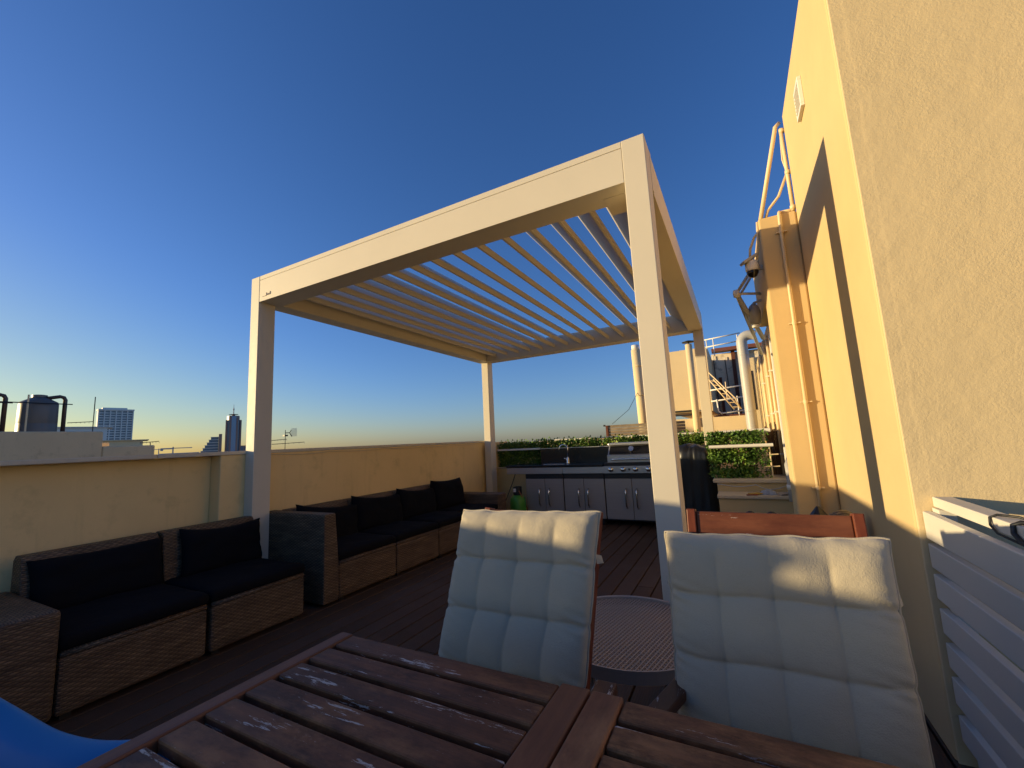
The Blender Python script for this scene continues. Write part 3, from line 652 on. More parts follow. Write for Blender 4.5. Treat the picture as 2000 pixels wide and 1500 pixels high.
# ------------------------------------------------------------------ blue moulded chair at lower left
bc = thing('plastic_chair', (-1.35, 0.15, 0), 'blue moulded plastic chair with a sweeping arm at the left end of the table', 'chair')
prof = [(-1.632, 0.325, 0.710), (-1.519, 0.351, 0.680), (-1.464, 0.370, 0.660), (-1.391, 0.384, 0.645), (-1.338, 0.394, 0.635), (-1.281, 0.410, 0.627), (-1.219, 0.430, 0.622), (-1.174, 0.455, 0.620), (-1.142, 0.477, 0.618), (-1.110, 0.509, 0.615)]
rows = []
for (xx, yy, zz) in prof:
    rows.append([Vector((xx, yy + 0.02, zz - 0.30)), Vector((xx, yy + 0.012, zz - 0.06)), Vector((xx, yy + 0.006, zz - 0.006)), Vector((xx, yy - 0.012, zz + 0.003)), Vector((xx, yy - 0.040, zz)), Vector((xx, yy - 0.055, zz - 0.006)), Vector((xx, yy - 0.065, zz - 0.012)), Vector((xx, yy - 0.12, zz - 0.11)), Vector((xx, yy - 0.15, zz - 0.30))])
MB().grid(rows).build('arm', M['blue'], bc, smooth=True, subsurf=2)
rows2 = [[Vector((x_, -(y_ - 0.10) + 0.0, z_)) for (x_, y_, z_) in [tuple(p) for p in r]] for r in rows]
MB().grid(rows2).build('arm', M['blue'], bc, smooth=True, subsurf=2)
bk = []
for j in range(7):
    v = j / 6; bk.append([Vector((-1.72 - 0.22 * v - 0.05 * (1 - (2 * i / 8 - 1) ** 2), -0.30 + 0.70 * i / 8, 0.42 + 0.42 * v - 0.06 * v * abs(2 * i / 8 - 1) ** 3)) for i in range(9)])
MB().grid(bk).build('backrest', M['blue'], bc, smooth=True, subsurf=1)
MB().grid([[Vector((-1.72 + 0.6 * j / 5, -0.26 + 0.62 * i / 6, 0.42 + 0.02 * (2 * i / 6 - 1) ** 2)) for i in range(7)] for j in range(6)]).build('seat', M['blue'], bc, smooth=True, subsurf=1)
for (a, b) in ((-1.68, -0.22), (-1.68, 0.32), (-1.15, -0.22), (-1.15, 0.32)): MB().tube([(a, b, 0.42), (a * 1.02, b, 0.001)], [0.025, 0.018], 10).build('leg', M['blue'], bc, smooth=True)

# ------------------------------------------------------------------ slatted fence on the right
fe = thing('slat_fence', (0.59, 0.5, 0), 'white horizontal slat fence running towards the camera at the right', 'fence')
FZ = [(0.756, 0.853), (0.654, 0.738), (0.546, 0.632), (0.429, 0.514), (0.316, 0.399), (0.198, 0.287), (0.080, 0.163)]
fs_ = MB()
for k, (a, b) in enumerate(FZ): fs_.prism([(0.570, a), (0.594, a), (0.594, b + 0.002), (0.570, b)], 'y', -2.5, 2.133)
fs_.build('slat_panel', M['slat'], fe, bevel=0.003)
MB().box(0.604, 0.660, -2.5, 2.133, 0.870, 0.906).build('cap_rail', M['slat'], fe, bevel=0.003)
for yy in (2.09, 0.62, -0.9): MB().box(0.596, 0.640, yy - 0.03, yy + 0.03, 0.001, 0.868).build('fence_post', M['slat'], fe)
cb = thing('bag_strap', (0.63, 1.65, 0.9), 'black looped strap with a red patch hung over the fence cap rail', 'strap')
for (y0, w_) in ((1.70, 0.0035), (1.585, 0.006)):
    MB().tube([(0.600, y0 - 0.16, 0.862), (0.598, y0 - 0.02, 0.868), (0.597, y0 + 0.01, 0.885), (0.600, y0 + 0.015, 0.905), (0.615, y0 + 0.012, 0.913), (0.650, y0 - 0.005, 0.911), (0.668, y0 - 0.03, 0.905), (0.672, y0 - 0.05, 0.84)], w_, 8).build('loop', M['rubber'], cb, smooth=True)
MB().bar((0.599, 1.54, 0.868), (0.599, 1.30, 0.860), 0.014, 0.010).build('strap', M['rubber'], cb, bevel=0.003)
MB().bar((0.598, 1.53, 0.874), (0.598, 1.46, 0.872), 0.012, 0.010).build('patch', M['redtrim'], cb, bevel=0.003)

# ------------------------------------------------------------------ outdoor kitchen
KY = 5.75; KB = 6.27
def handle(x, z0, z1, parent, y=KY):
    MB().tube([(x, y - 0.020, z0), (x, y - 0.05, z0 + 0.03), (x, y - 0.055, z0 + 0.06), (x, y - 0.055, z1 - 0.06), (x, y - 0.05, z1 - 0.03), (x, y - 0.020, z1)], 0.011, 8).build('handle', M['chrome'], parent, smooth=True)
def cabinet(name, x0, x1, label, hx, split, ztop=0.782):
    t = thing(name, ((x0 + x1) / 2, KY, 0), label, 'cabinet')
    MB().box(x0 + 0.004, x1 - 0.004, KY + 0.02, KB, 0.07, ztop - 0.001).build('carcass', M['blackmetal'], t)
    for (a, b, h) in ((x0 + 0.006, split - 0.003, hx[0]), (split + 0.003, x1 - 0.006, hx[1])):
        d_ = MB().box(a, b, KY - 0.002, KY + 0.018, 0.088, 0.618).build('door', M['steelz'], t, bevel=0.004)
        handle(h, 0.235, 0.485, d_)
    MB().box(x0 + 0.004, x1 - 0.004, KY + 0.006, KY + 0.0195, 0.622, 0.686).build('recess_strip', M['blackmetal'], t)
    for xx in (x0 + 0.06, x1 - 0.06):
        for yy in (KY + 0.06, KB - 0.06): MB().lathe([(0.02, 0.0), (0.025, 0.02), (0.025, 0.05), (0.012, 0.069)], (xx, yy, 0.0005), 10).build('caster', M['blackmetal'], t)
    return t
k1 = cabinet('kitchen_cabinet', -2.885, -2.282, 'steel outdoor kitchen cabinet under the sink and tap', (-2.645, -2.495), -2.57)
k2 = cabinet('kitchen_cabinet', -2.278, -1.684, 'steel outdoor kitchen cabinet between the sink unit and the gas grill', (-2.045, -1.910), -1.977)
for t_, a, b in ((k1, -3.19, -2.282), (k2, -2.278, -1.684)):
    MB().box(a, b, KY - 0.012, KY + 0.019, 0.690, 0.780).build('drawer_front', M['steel'], t_, bevel=0.003)
    MB().box(a - 0.004 * (a < -3), b, KY - 0.02, KB, 0.7825, 0.815).build('worktop', M['blackgloss'], t_, bevel=0.004)
MB().box(-3.185, -2.89, KY + 0.02, KB, 0.69, 0.78).build('side_shelf', M['steel'], k1)
MB().box(-2.83, -2.282, KB - 0.03, KB - 0.01, 0.816, 1.040).build('splashback', M['blackgloss'], k1)
MB().box(-2.278, -1.70, KB - 0.03, KB - 0.01, 0.816, 1.040).build('splashback', M['blackgloss'], k2)
for t_, a, b in ((k1, -2.835, -2.282), (k2, -2.278, -1.70)): MB().box(a, b, KB - 0.033, KB - 0.007, 1.041, 1.05).build('trim', M['steel'], t_)
MB().box(-2.62, -2.28, KY + 0.10, KY + 0.36, 0.8155, 0.823).build('sink_rim', M['chrome'], k1, bevel=0.002)
MB().box(-2.60, -2.30, KY + 0.12, KY + 0.34, 0.8235, 0.8245).build('sink_bowl', M['blackmetal'], k1)
fa = thing('kitchen_tap', (-2.24, 5.95, 0.816), 'chrome gooseneck tap on the black worktop of the outdoor kitchen', 'tap')
fx, fy = -2.275, 5.98
MB().lathe([(0.024, 0), (0.024, 0.012), (0.019, 0.02), (0.019, 0.085), (0.012, 0.095)], (fx, fy, 0.816), 16).build('base', M['chrome'], fa, smooth=True)
MB().tube([(fx, fy, 0.89), (fx + 0.004, fy, 1.02)] + arc((fx - 0.062, fy, 1.03), 0.066, 0, PI, 12, (1, 0, 0), (0, 0, 1)) + [(fx - 0.130, fy, 1.005)], 0.0095, 10).build('spout', M['chrome'], fa, smooth=True)
MB().tube([(fx - 0.018, fy, 0.875), (fx - 0.055, fy - 0.01, 0.90)], 0.007, 8).build('lever', M['chrome'], fa, smooth=True)
# gas grill
gr = thing('gas_grill', (-1.3, KY, 0), 'stainless gas grill with closed lid, thermometer and round knobs', 'grill')
gx0, gx1 = -1.680, -0.900
MB().box(gx0 + 0.004, gx1 - 0.004, KY + 0.02, KB, 0.07, 0.782).build('carcass', M['blackmetal'], gr)
for (a, b, h) in ((gx0 + 0.006, -1.318, -1.393), (-1.312, gx1 - 0.006, -1.252)):
    d_ = MB().box(a, b, KY - 0.002, KY + 0.018, 0.088, 0.618).build('door', M['steelz'], gr, bevel=0.004); handle(h, 0.235, 0.49, d_)
MB().box(gx0 + 0.004, gx1 - 0.004, KY + 0.006, KY + 0.0195, 0.622, 0.686).build('recess_strip', M['blackmetal'], gr)
MB().box(gx0 - 0.002, gx1, KY - 0.03, KY + 0.019, 0.690, 0.786).build('control_panel', M['steel'], gr, bevel=0.004)
for xx in (-1.572, -1.405, -1.243, -1.078, -0.94):
    kb = MB().tube([(xx, KY - 0.0305, 0.742), (xx, KY - 0.040, 0.742), (xx, KY - 0.042, 0.742), (xx, KY - 0.068, 0.742), (xx, KY - 0.072, 0.742)], [0.036, 0.034, 0.029, 0.026, 0.020], 18).build('knob', M['chrome'], gr, smooth=True)
MB().lathe([(0.012, -0.012), (0.012, 0.012)], (-1.325, KY - 0.036, 0.742), 10).build('igniter', M['blackmetal'], gr)
MB().box(gx0 + 0.01, gx1, KY - 0.01, KB, 0.7865, 0.828).build('firebox', M['blackmetal'], gr, bevel=0.003)
lx0, lx1 = gx0 + 0.06, gx1 - 0.01
lid = MB().prism([(KY + 0.01, 0.8285), (KB - 0.05, 0.8285), (KB - 0.05, 1.06), (KY + 0.16, 1.06), (KY + 0.05, 0.935), (KY + 0.01, 0.93)], 'x', lx0, lx1).build('lid', M['steel'], gr, bevel=0.006)
MB().prism([(KY + 0.048, 0.945), (KY + 0.140, 1.050), (KY + 0.146, 1.046), (KY + 0.054, 0.941)], 'x', lx0 + 0.02, lx1 - 0.02).build('window', M['blackgloss'], lid)
MB().box(lx0 - 0.005, lx1 + 0.005, KY + 0.11, KB - 0.04, 1.0605, 1.092).build('lid_top', M['steel'], lid, bevel=0.008)
MB().tube([(lx0 + 0.07, KY + 0.01, 0.872), (lx0 + 0.075, KY - 0.04, 0.874), (lx0 + 0.12, KY - 0.046, 0.876), (lx1 - 0.12, KY - 0.046, 0.880), (lx1 - 0.075, KY - 0.04, 0.879), (lx1 - 0.07, KY + 0.01, 0.877)], 0.012, 10).build('handle', M['chrome'], lid, smooth=True)
thm = MB().tube([(-1.30, KY + 0.085, 1.004), (-1.30, KY + 0.060, 1.014)], [0.038, 0.035], 20).build('thermometer', M['chrome'], lid, smooth=False)
# gas bottle
gb = thing('gas_bottle', (-2.96, 5.62, 0), 'green gas bottle standing on the deck left of the kitchen', 'gas bottle')
MB().lathe([(0.10, 0.0), (0.115, 0.02), (0.118, 0.05), (0.118, 0.29), (0.108, 0.35), (0.075, 0.395), (0.04, 0.41)], (-2.96, 5.62, 0.001), 28).build('body', M['green'], gb, smooth=True)
cl = MB()
for a0, a1 in ((200, 340), (20, 160)):
    cl.grid([[(-2.96 + 0.065 * math.cos(math.radians(a0 + (a1 - a0) * i / 10)), 5.62 + 0.065 * math.sin(math.radians(a0 + (a1 - a0) * i / 10)), z) for i in range(11)] for z in (0.395, 0.52)])
o = cl.build('collar', M['blackmetal'], gb); sm = o.modifiers.new('solid', 'SOLIDIFY'); sm.thickness = 0.005
MB().lathe([(0.02, 0), (0.02, 0.05), (0.03, 0.055), (0.03, 0.07)], (-2.96, 5.62, 0.41), 12).build('valve', M['chrome'], gb)
MB().box(-2.99, -2.95, 5.549, 5.553, 0.45, 0.50).build('tag', M['white'], gb)
MB().tube([(-2.94, 5.60, 0.47), (-2.90, 5.56, 0.46), (-2.87, 5.60, 0.36), (-2.85, 5.68, 0.22), (-2.86, 5.74, 0.12)], 0.008, 8).build('hose', M['clay'], gb, smooth=True)
tag(MB().tube([(-3.30, 6.28, 0.72), (-3.33, 6.15, 0.5), (-3.38, 6.0, 0.25), (-3.36, 5.9, 0.01)], 0.006, 6).build('cable', M['rubber'], loc=(-3.36, 5.9, 0), smooth=True), 'thin dark cable trailing down the planter wall left of the gas bottle', 'cable')
# covered barbecue: one draped sheet
cv = MB(); R = []
cx_, cy_ = -0.475, 5.62
zs = [0.012, 0.12, 0.25, 0.40, 0.55, 0.70, 0.82, 0.90, 0.96, 1.005, 1.03, 1.038]
fc = [1.0, 0.985, 0.97, 0.955, 0.95, 0.95, 0.96, 0.975, 0.96, 0.90, 0.62, 0.05]
NN = 96
for j, (z, f) in enumerate(zip(zs, fc)):
    row = []
    for i in range(NN + 1):
        a = 2 * PI * i / NN; cxx, cyy = math.cos(a), math.sin(a)
        k = (abs(cxx) ** 5 + abs(cyy) ** 5) ** (-1 / 5)
        q2_ = mnoise.noise(Vector((cxx * 2, cyy * 2, z * 3)))
        fold = 0.06 * abs(mnoise.noise(Vector((cxx * 4.5, cyy * 4.5, z * 1.6)))) ** 0.7 - 0.025 + 0.026 * math.sin(a * 9 + 2.5 * q2_) * (1 - z / 1.15) + 0.012 * math.sin(a * 23 + z * 6 + 4 * q2_) + 0.03 * q2_
        s = f + fold
        zz = z + (0.045 * mnoise.noise(Vector((cxx * 3 * f, cyy * 3 * f, 2.0))) - 0.05 * max(0, cxx) * f if z > 0.85 else 0)
        row.append((cx_ + 0.215 * cxx * k * s, cy_ + 0.26 * cyy * k * s, zz))
    R.append(row)
tag(MB().grid(R).build('barbecue_cover', M['blacksheet'], loc=(cx_, cy_, 0), smooth=True, weld=True), 'black plastic cover draped over a barbecue right of the front right post', 'cover')

# ------------------------------------------------------------------ planters, hedges and rails
def leaves(n, bx, size, dens=None):
    x0, x1, y0, y1, z0, z1 = bx
    mb = MB(); vs = []; fs = []; rr = []
    k = 0
    while k < n:
        p = np.array([random.uniform(x0, x1), random.uniform(y0, y1), random.uniform(z0, z1)])
        if dens is not None and random.random() > dens(p): continue
        L = size * random.uniform(0.6, 1.3); w = L * random.uniform(0.28, 0.42)
        d = rng.normal(size=3); d[1] -= 0.5; d[2] += 0.15; d /= np.linalg.norm(d)
        s = np.cross(d, rng.normal(size=3)); s /= np.linalg.norm(s); nn = np.cross(d, s)
        b = len(vs)
        vs += [tuple(p), tuple(p + d * L * 0.45 + s * w - nn * w * 0.3), tuple(p + d * L), tuple(p + d * L * 0.45 - s * w - nn * w * 0.3)]
        fs += [(b, b + 1, b + 2), (b, b + 2, b + 3)]
        r_ = 0.5 + 0.45 * mnoise.noise(Vector((p[0] * 6, p[1] * 6, p[2] * 6))) + random.uniform(-0.3, 0.3)
        r_ = min(1, max(0, r_)); rr += [r_, r_]; k += 1
    mb.v = vs; mb.f = fs; mb.r = rr
    return mb
def clump(f, lo): return lambda p: lo + (1 - lo) * max(0, min(1, 0.5 + 1.6 * mnoise.noise(Vector((p[0] * f, p[1] * f, p[2] * f)))))
pl = thing('planter_trough', (-2, 6.5, 0), 'cream masonry planter trough behind the outdoor kitchen', 'planter')
MB().box(-3.716, -0.30, 6.31, 6.34, -0.06, 0.735).box(-3.716, -0.30, 6.72, 6.75, -0.06, 0.735).box(-3.716, -3.686, 6.34, 6.72, -0.06, 0.735).box(-0.33, -0.30, 6.34, 6.72, -0.06, 0.735).build('wall', M['parapet'], pl, bevel=0.004)
MB().box(-3.716, -0.28, 6.29, 6.36, 0.736, 0.760).build('coping', M['stone'], pl, bevel=0.004)
MB().box(-3.684, -0.332, 6.342, 6.718, 0.60, 0.70).build('soil', M['dirt'], pl)
hd = thing('hedge', (-2, 6.5, 0.7), 'long green ivy hedge along the planter behind the outdoor kitchen', 'hedge')
def hd_d(p):
    top = 1.155 + 0.03 * mnoise.noise(Vector((p[0] * 4, 0, 0)))
    if p[2] > top: return 0.06
    return (0.35 + 0.65 * max(0, min(1, 0.55 + 1.5 * mnoise.noise(Vector((p[0] * 7, p[1] * 7, p[2] * 7)))))) * (1 if p[1] < 6.46 else 0.5)
leaves(24000, (-3.70, -0.32, 6.38, 6.60, 0.72, 1.20), 0.040, hd_d).build('foliage', M['leaf'], hd)
wm = MB()
for i in range(30):
    xx = -3.68 + i * 0.115; wm.tube([(xx, 6.52, 0.70), (xx, 6.52, 1.20 + 0.012 * random.random())], 0.0022, 4)
for z in (0.85, 1.0, 1.15): wm.tube([(-3.70, 6.522, z), (-0.32, 6.522, z)], 0.0022, 4)
wm.build('wire_mesh', M['stem'], hd)
tag(MB().box(-3.66, -2.86, 6.282, 6.300, 1.030, 1.060).build('rail', M['white'], loc=(-3.2, 6.29, 1.03), bevel=0.006), 'short white rail in front of the dark hedge left of the black splashback', 'rail')
tag(MB().box(-2.84, -0.30, 6.83, 6.86, 1.160, 1.185).build('rail', M['white'], loc=(-1.5, 6.85, 1.16), bevel=0.006), 'long pale rail behind the top of the kitchen hedge', 'rail')
# stepped planter on the right
s1 = thing('stepped_planter', (0.05, 4.9, 0), 'cream two-tier planter with stone slabs below the right hedge', 'planter')
MB().box(-0.235, 0.404, 4.63, 4.93, -0.06, 0.540).box(-0.250, 0.404, 4.932, 5.45, -0.06, 0.655).build('wall', M['wall'], s1, bevel=0.004)
MB().box(-0.245, 0.404, 4.60, 4.928, 0.541, 0.570).build('lower_slab', M['stone'], s1, bevel=0.005)
MB().box(-0.285, 0.390, 4.90, 5.45, 0.656, 0.690).build('upper_slab', M['stone'], s1, bevel=0.006)
h2 = thing('hedge', (0, 5.15, 0.69), 'square green ivy hedge on the stepped planter beside the yellow building', 'hedge')
def h2_d(p):
    if p[2] < 0.86 and mnoise.noise(Vector((p[0] * 9, p[1] * 9, p[2] * 9))) > 0.05: return 0.05
    edge = 0.20 + 0.03 * mnoise.noise(Vector((0, 0, p[2] * 9)))
    if p[0] > edge: return 0.12
    return 0.25 + 0.75 * max(0, min(1, 0.5 + 1.7 * mnoise.noise(Vector((p[0] * 8, p[1] * 8, p[2] * 8)))))
leaves(6500, (-0.31, 0.26, 5.03, 5.22, 0.695, 1.165), 0.034, h2_d).build('foliage', M['leaf'], h2)
w2 = MB()
for i in range(12): w2.tube([(-0.28 + i * 0.045, 5.15, 0.69), (-0.28 + i * 0.045, 5.15, 1.15)], 0.002, 4)
for i in range(8): w2.tube([(-0.29, 5.152, 0.75 + i * 0.05), (0.24, 5.152, 0.75 + i * 0.05)], 0.002, 4)
w2.build('wire_mesh', M['stem'], h2)
tag(MB().tube([(-0.295, 5.00, 1.020), (0.295, 5.00, 1.022)], 0.017, 10).build('rail', M['white'], loc=(0, 5, 1.02), smooth=False), 'white round rail crossing the front of the square hedge', 'rail')
tr_ = thing('rail', (0.05, 5.25, 1.17), 'white jointed pipe rail along the top of the square hedge', 'rail')
MB().tube([(-0.20, 5.24, 1.165), (0.30, 5.24, 1.170)], 0.022, 12).build('pipe', M['white'], tr_)
for xx in (-0.13, 0.08, 0.23): MB().tube([(xx - 0.012, 5.24, 1.1665), (xx + 0.012, 5.24, 1.1667)], 0.0245, 12).build('coupling', M['white'], tr_)
tp = thing('trellis_ladder', (0.28, 5.1, 0.69), 'thin wooden trellis with two rungs at the right end of the square hedge', 'trellis')
MB().tube([(0.262, 5.06, 0.691), (0.262, 5.06, 1.02)], 0.007, 8).build('upright', M['pipe'], tp)
for z in (0.80, 0.92): MB().tube([(0.19, 5.06, z), (0.335, 5.06, z + 0.005)], 0.006, 8).build('rung', M['pipe'], tp)
tag(MB().box(0.215, 0.240, 5.30, 5.32, 0.691, 1.14).build('trellis_post', M['pvc'], loc=(0.23, 5.31, 0.69)), 'grey upright post behind the right end of the square hedge', 'post')
bs = thing('bamboo_screen', (0.33, 5.4, 0.69), 'rolled brown bamboo screen leaning between hedge and building', 'screen')
bb = MB()
for k in range(11): bb.tube([(0.27 + k * 0.0115, 5.40 - 0.004 * (k % 2), 0.69), (0.265 + k * 0.0115, 5.40 - 0.004 * (k % 2), 1.21 + 0.05 * math.sin(k * 1.7))], 0.0065, 6)
bb.build('canes', M['bamboo'], bs)
tag(MB().tube([(0.30, 5.36, 1.02), (0.315, 5.30, 0.94), (0.305, 5.30, 0.86), (0.28, 5.32, 0.82)], 0.006, 6).build('cable', M['rubber'], loc=(0.3, 5.3, 0.85), smooth=True), 'black cable looping in front of the bamboo screen', 'cable')
tag(MB().tube([(-0.24, 4.893, 0.645)] + [(-0.2 + i * 0.05, 4.890, 0.640 - 0.02 * math.sin(PI * i / 6) if i < 7 else 0.630 - 0.035 * math.sin(PI * (i - 6) / 5)) for i in range(12)], 0.005, 6).build('cable', M['pvc'], loc=(0, 4.9, 0.63), smooth=True), 'grey cable sagging under the upper slab of the stepped planter', 'cable')
pk = thing('paper_packet', (0.20, 4.72, 0.57), 'crumpled printed packet lying on the lower stone slab', 'packet')
rows = [[Vector((0.115 + 0.15 * i / 8, 4.66 + 0.12 * j / 5, 0.572 + 0.045 * math.sin(PI * i / 8) ** 0.5 * math.sin(PI * j / 5) ** 0.5 + 0.010 * mnoise.noise(Vector((i * 0.9, j * 0.9, 0))))) for i in range(9)] for j in range(6)]
MB().grid(rows).build('wrapper', M['paperblue'], pk)
tag(MB().bar((0.03, 4.66, 0.578), (0.13, 4.70, 0.582), 0.07, 0.012).build('wrapper', M['yellowbag'], loc=(0.08, 4.68, 0.57), bevel=0.003), 'flat yellow wrapper beside the printed packet', 'wrapper')
tag(MB().bar((0.005, 4.63, 0.575), (0.10, 4.645, 0.576), 0.04, 0.008).build('wrapper', M['redbag'], loc=(0.05, 4.64, 0.57), bevel=0.002), 'small red wrapper at the left of the printed packet', 'wrapper')
tag(MB().bar((0.275, 4.66, 0.576), (0.36, 4.70, 0.590), 0.07, 0.010).build('folded_paper', M['paper'], loc=(0.32, 4.68, 0.57), bevel=0.002), 'folded sheet of paper at the right end of the lower slab', 'paper')
# small things on the deck behind the right chair
tent = thing('peaked_cover', (0.33, 3.3, 0), 'black peaked cover standing behind the right chair', 'cover')
MB().lathe([(0.12, 0.0), (0.115, 0.3), (0.095, 0.52), (0.055, 0.63), (0.008, 0.692)], (0.384, 3.25, 0.001), 8).build('cloth', M['blacksheet'], tent)
bk_ = thing('woven_basket', (0.45, 2.95, 0), 'round brown woven basket against the yellow wall behind the right chair', 'basket')
MB().lathe([(0.06, 0.0), (0.07, 0.15), (0.078, 0.62), (0.062, 0.715), (0.02, 0.738)], (0.440, 2.82, 0.001), 24).build('weave', M['basket'], bk_, smooth=True)
for k, xx in enumerate((0.015, 0.161)):
    lab = ('dark rounded flowerpot nearer the pergola post behind the right chair', 'dark rounded flowerpot nearer the yellow wall behind the right chair')[k]
    o = thing('flowerpot', (xx, 3.9, 0), lab, 'pot', 'dark pots behind the right chair')
    MB().lathe([(0.04, 0.0), (0.05, 0.35), (0.052, 0.48), (0.038, 0.53), (0.012, 0.545)], (xx, 3.9, 0.001), 18).build('pot', M['blackmetal'], o, smooth=True)

# ------------------------------------------------------------------ roofscape behind (right)
bw = thing('boundary_wall', (-1, 8.3, 0), 'low pale wall behind the kitchen hedge', 'wall')
MB().box(-4.5, 0.40, 8.3, 8.5, -0.3, 1.165).build('wall', M['neigh2'], bw, bevel=0.01)
ws = thing('board_screen', (-1.9, 7.4, 0.9), 'weathered wooden board screen behind the gas grill', 'screen')
for k in range(4): MB().box(-2.02, -0.75, 7.40, 7.425, 1.19 + k * 0.049, 1.234 + k * 0.049).build('board', M['oldwood'], ws, bevel=0.003)
MB().box(-2.06, -2.022, 7.38, 7.44, 0.75, 1.38).build('post', M['rust'], ws)
MB().bar((-2.10, 7.40, 1.38), (-2.07, 7.40, 1.38), 0.03, 0.03).build('spotlight', M['blackmetal'], ws)
c1_ = thing('flue_pipe', (-1.55, 8.0, 0), 'pale round flue pipe rising behind the gas grill', 'flue')
MB().tube([(-1.50, 8.0, 0.0), (-1.545, 8.0, 2.78)], 0.085, 20).build('pipe', M['neigh2'], c1_, smooth=True)
MB().tube([(-1.546, 8.0, 2.781), (-1.547, 8.0, 2.87)], 0.070, 20).build('cap', M['white'], c1_, smooth=True)
for z in (1.9, 2.45): MB().tube([(-1.53 + 0.0, 8.0, z), (-1.531, 8.0, z + 0.03)], 0.089, 20).build('band', M['neigh2'], c1_, smooth=True)
tag(MB().tube([(-1.545, 7.95, 2.0), (-1.7, 7.7, 1.65), (-1.95, 7.42, 1.40)], 0.004, 5).build('guy_wire', M['rubber'], loc=(-1.9, 7.4, 1.4), smooth=True), 'thin wire from the pale flue down to the board screen', 'wire')
c2_ = thing('flue_pipe', (-0.66, 8.6, 0), 'slim cream flue with a flat black rain cap', 'flue')
MB().tube([(-0.665, 8.6, 0.0), (-0.665, 8.6, 2.86)], 0.062, 20).build('pipe', M['neigh2'], c2_, smooth=True)
MB().lathe([(0.11, 0.0), (0.115, 0.012), (0.05, 0.03), (0.01, 0.04)], (-0.665, 8.6, 2.90), 24).build('rain_cap', M['blackmetal'], c2_, smooth=True)
MB().tube([(-0.665, 8.6, 2.86), (-0.665, 8.6, 2.90)], 0.02, 8).build('stem', M['blackmetal'], c2_)
c3_ = thing('exhaust_duct', (0.22, 8.5, 0), 'big grey exhaust duct with a bent top beside the yellow building', 'duct')
MB().tube([(0.235, 8.5, 0.0), (0.225, 8.5, 2.70)] + arc((0.345, 8.5, 2.74), 0.12, PI, PI / 2, 8, (1, 0, 0), (0, 0, 1)) + [(0.40, 8.5, 2.86), (0.44, 8.5, 2.84)], 0.088, 20, cap=False).build('pipe', M['pvc'], c3_, smooth=True)
for z in (1.5, 2.5): MB().tube([(0.23, 8.5, z), (0.23, 8.5, z + 0.012)], 0.091, 20).build('joint', M['pvc'], c3_, smooth=True)
nb = thing('rooftop_plant_room', (-0.6, 11, 0), 'cream and grime-streaked rooftop block with rusty steel beyond the hedge', 'building')
MB().box(-1.30, -0.42, 10.0, 16, 1.62, 3.02).box(-1.02, -0.42, 10.4, 16, 3.02, 3.10).build('wall', M['neigh2'], nb, bevel=0.01)
MB().box(-0.43, 4.5, 12.5, 16, -0.3, 3.25).build('weathered_wall', M['grime'], nb)
MB().box(-1.6, 2.0, 9.8, 9.98, -0.3, 1.48).box(-1.3, 2.0, 9.981, 12.49, -0.3, 1.40).build('low_wall', M['neigh2'], nb)
for (x0, z0, z1, w_) in ((0.05, 1.5, 3.35, 0.09), (0.33, 1.5, 3.3, 0.06), (-0.30, 1.5, 2.6, 0.07)): MB().box(x0, x0 + w_, 12.40, 12.48, z0, z1).build('steel_column', M['rust'], nb)
MB().box(-0.40, 0.8, 12.2, 12.49, 3.27, 3.36).build('roof_edge', M['redroof'], nb)
for k in (0, 3): MB().tube([(-0.38 + 0.09 * k, 12.46, 3.2 - 0.02 * k), (-0.37 + 0.09 * k + 0.03 * (k % 2), 12.46, 1.6 + 0.2 * (k % 3))], 0.012, 6).build('service_pipe', M['brownpipe'], nb)
gh = MB()
for k in range(6): gh.box(0.36, 0.52, 12.44, 12.49, 1.95 + k * 0.09, 1.99 + k * 0.09)
gh.build('vent_grille', M['pvc'], nb)
MB().box(-0.42, 0.6, 9.99, 12.4, 1.41, 1.52).build('dark_ledge', M['rust'], nb)
for z in (1.57, 1.66): MB().box(-1.28, -0.74, 9.93, 9.985, z - 0.018, z + 0.012).build('slot_rail', M['blackmetal'], nb)
MB().box(-0.80, -0.72, 9.7, 9.785, 1.30, 1.72).build('pier', M['neigh2'], nb)
rl = thing('guard_rail', (0, 10.2, 3.0), 'white guard rail on top of the rooftop block beside the duct', 'railing')
for z in (3.27, 3.10): MB().tube([(-0.46, 10.3, z - 0.03), (0.26, 10.3, z + 0.02)], 0.014, 8).build('rail', M['white'], rl, smooth=True)
for xx in (-0.42, -0.28, 0.20): MB().tube([(xx, 10.3, 2.85), (xx, 10.3, 3.26)], 0.011, 8).build('baluster', M['white'], rl)
r2 = thing('guard_rail', (0, 10.0, 1.5), 'white guard rail in front of the grime-streaked wall', 'railing')
for z in (2.10, 1.86): MB().tube([(-0.50, 10.0, z - 0.04), (0.28, 10.0, z + 0.02)], 0.016, 8).build('rail', M['white'], r2, smooth=True)
MB().tube([(-0.33, 9.99, 1.86), (-0.32, 9.99, 1.60), (-0.27, 9.99, 1.555), (0.28, 9.99, 1.60)], 0.016, 8).build('gate_frame', M['white'], r2, smooth=True)
for xx in (0.06,): MB().tube([(xx, 10.0, 1.48), (xx, 10.0, 1.90)], 0.012, 8).build('baluster', M['white'], r2)
ld = thing('stair_ladder', (-0.2, 11, 1.5), 'slanting pale metal stair ladder against the grime-streaked wall', 'ladder')
K_ = 0.86
def near(p): return (p[0] * K_, p[1] * K_, EYE + (p[2] - EYE) * K_)
for dx in (0, 0.11): MB().tube([near((-0.50 + dx, 11.0, 2.44 - dx * 0.3)), near((-0.02 + dx * 1.3, 10.9, 1.66))], 0.013, 8).build('stringer', M['pipe'], ld, smooth=True)
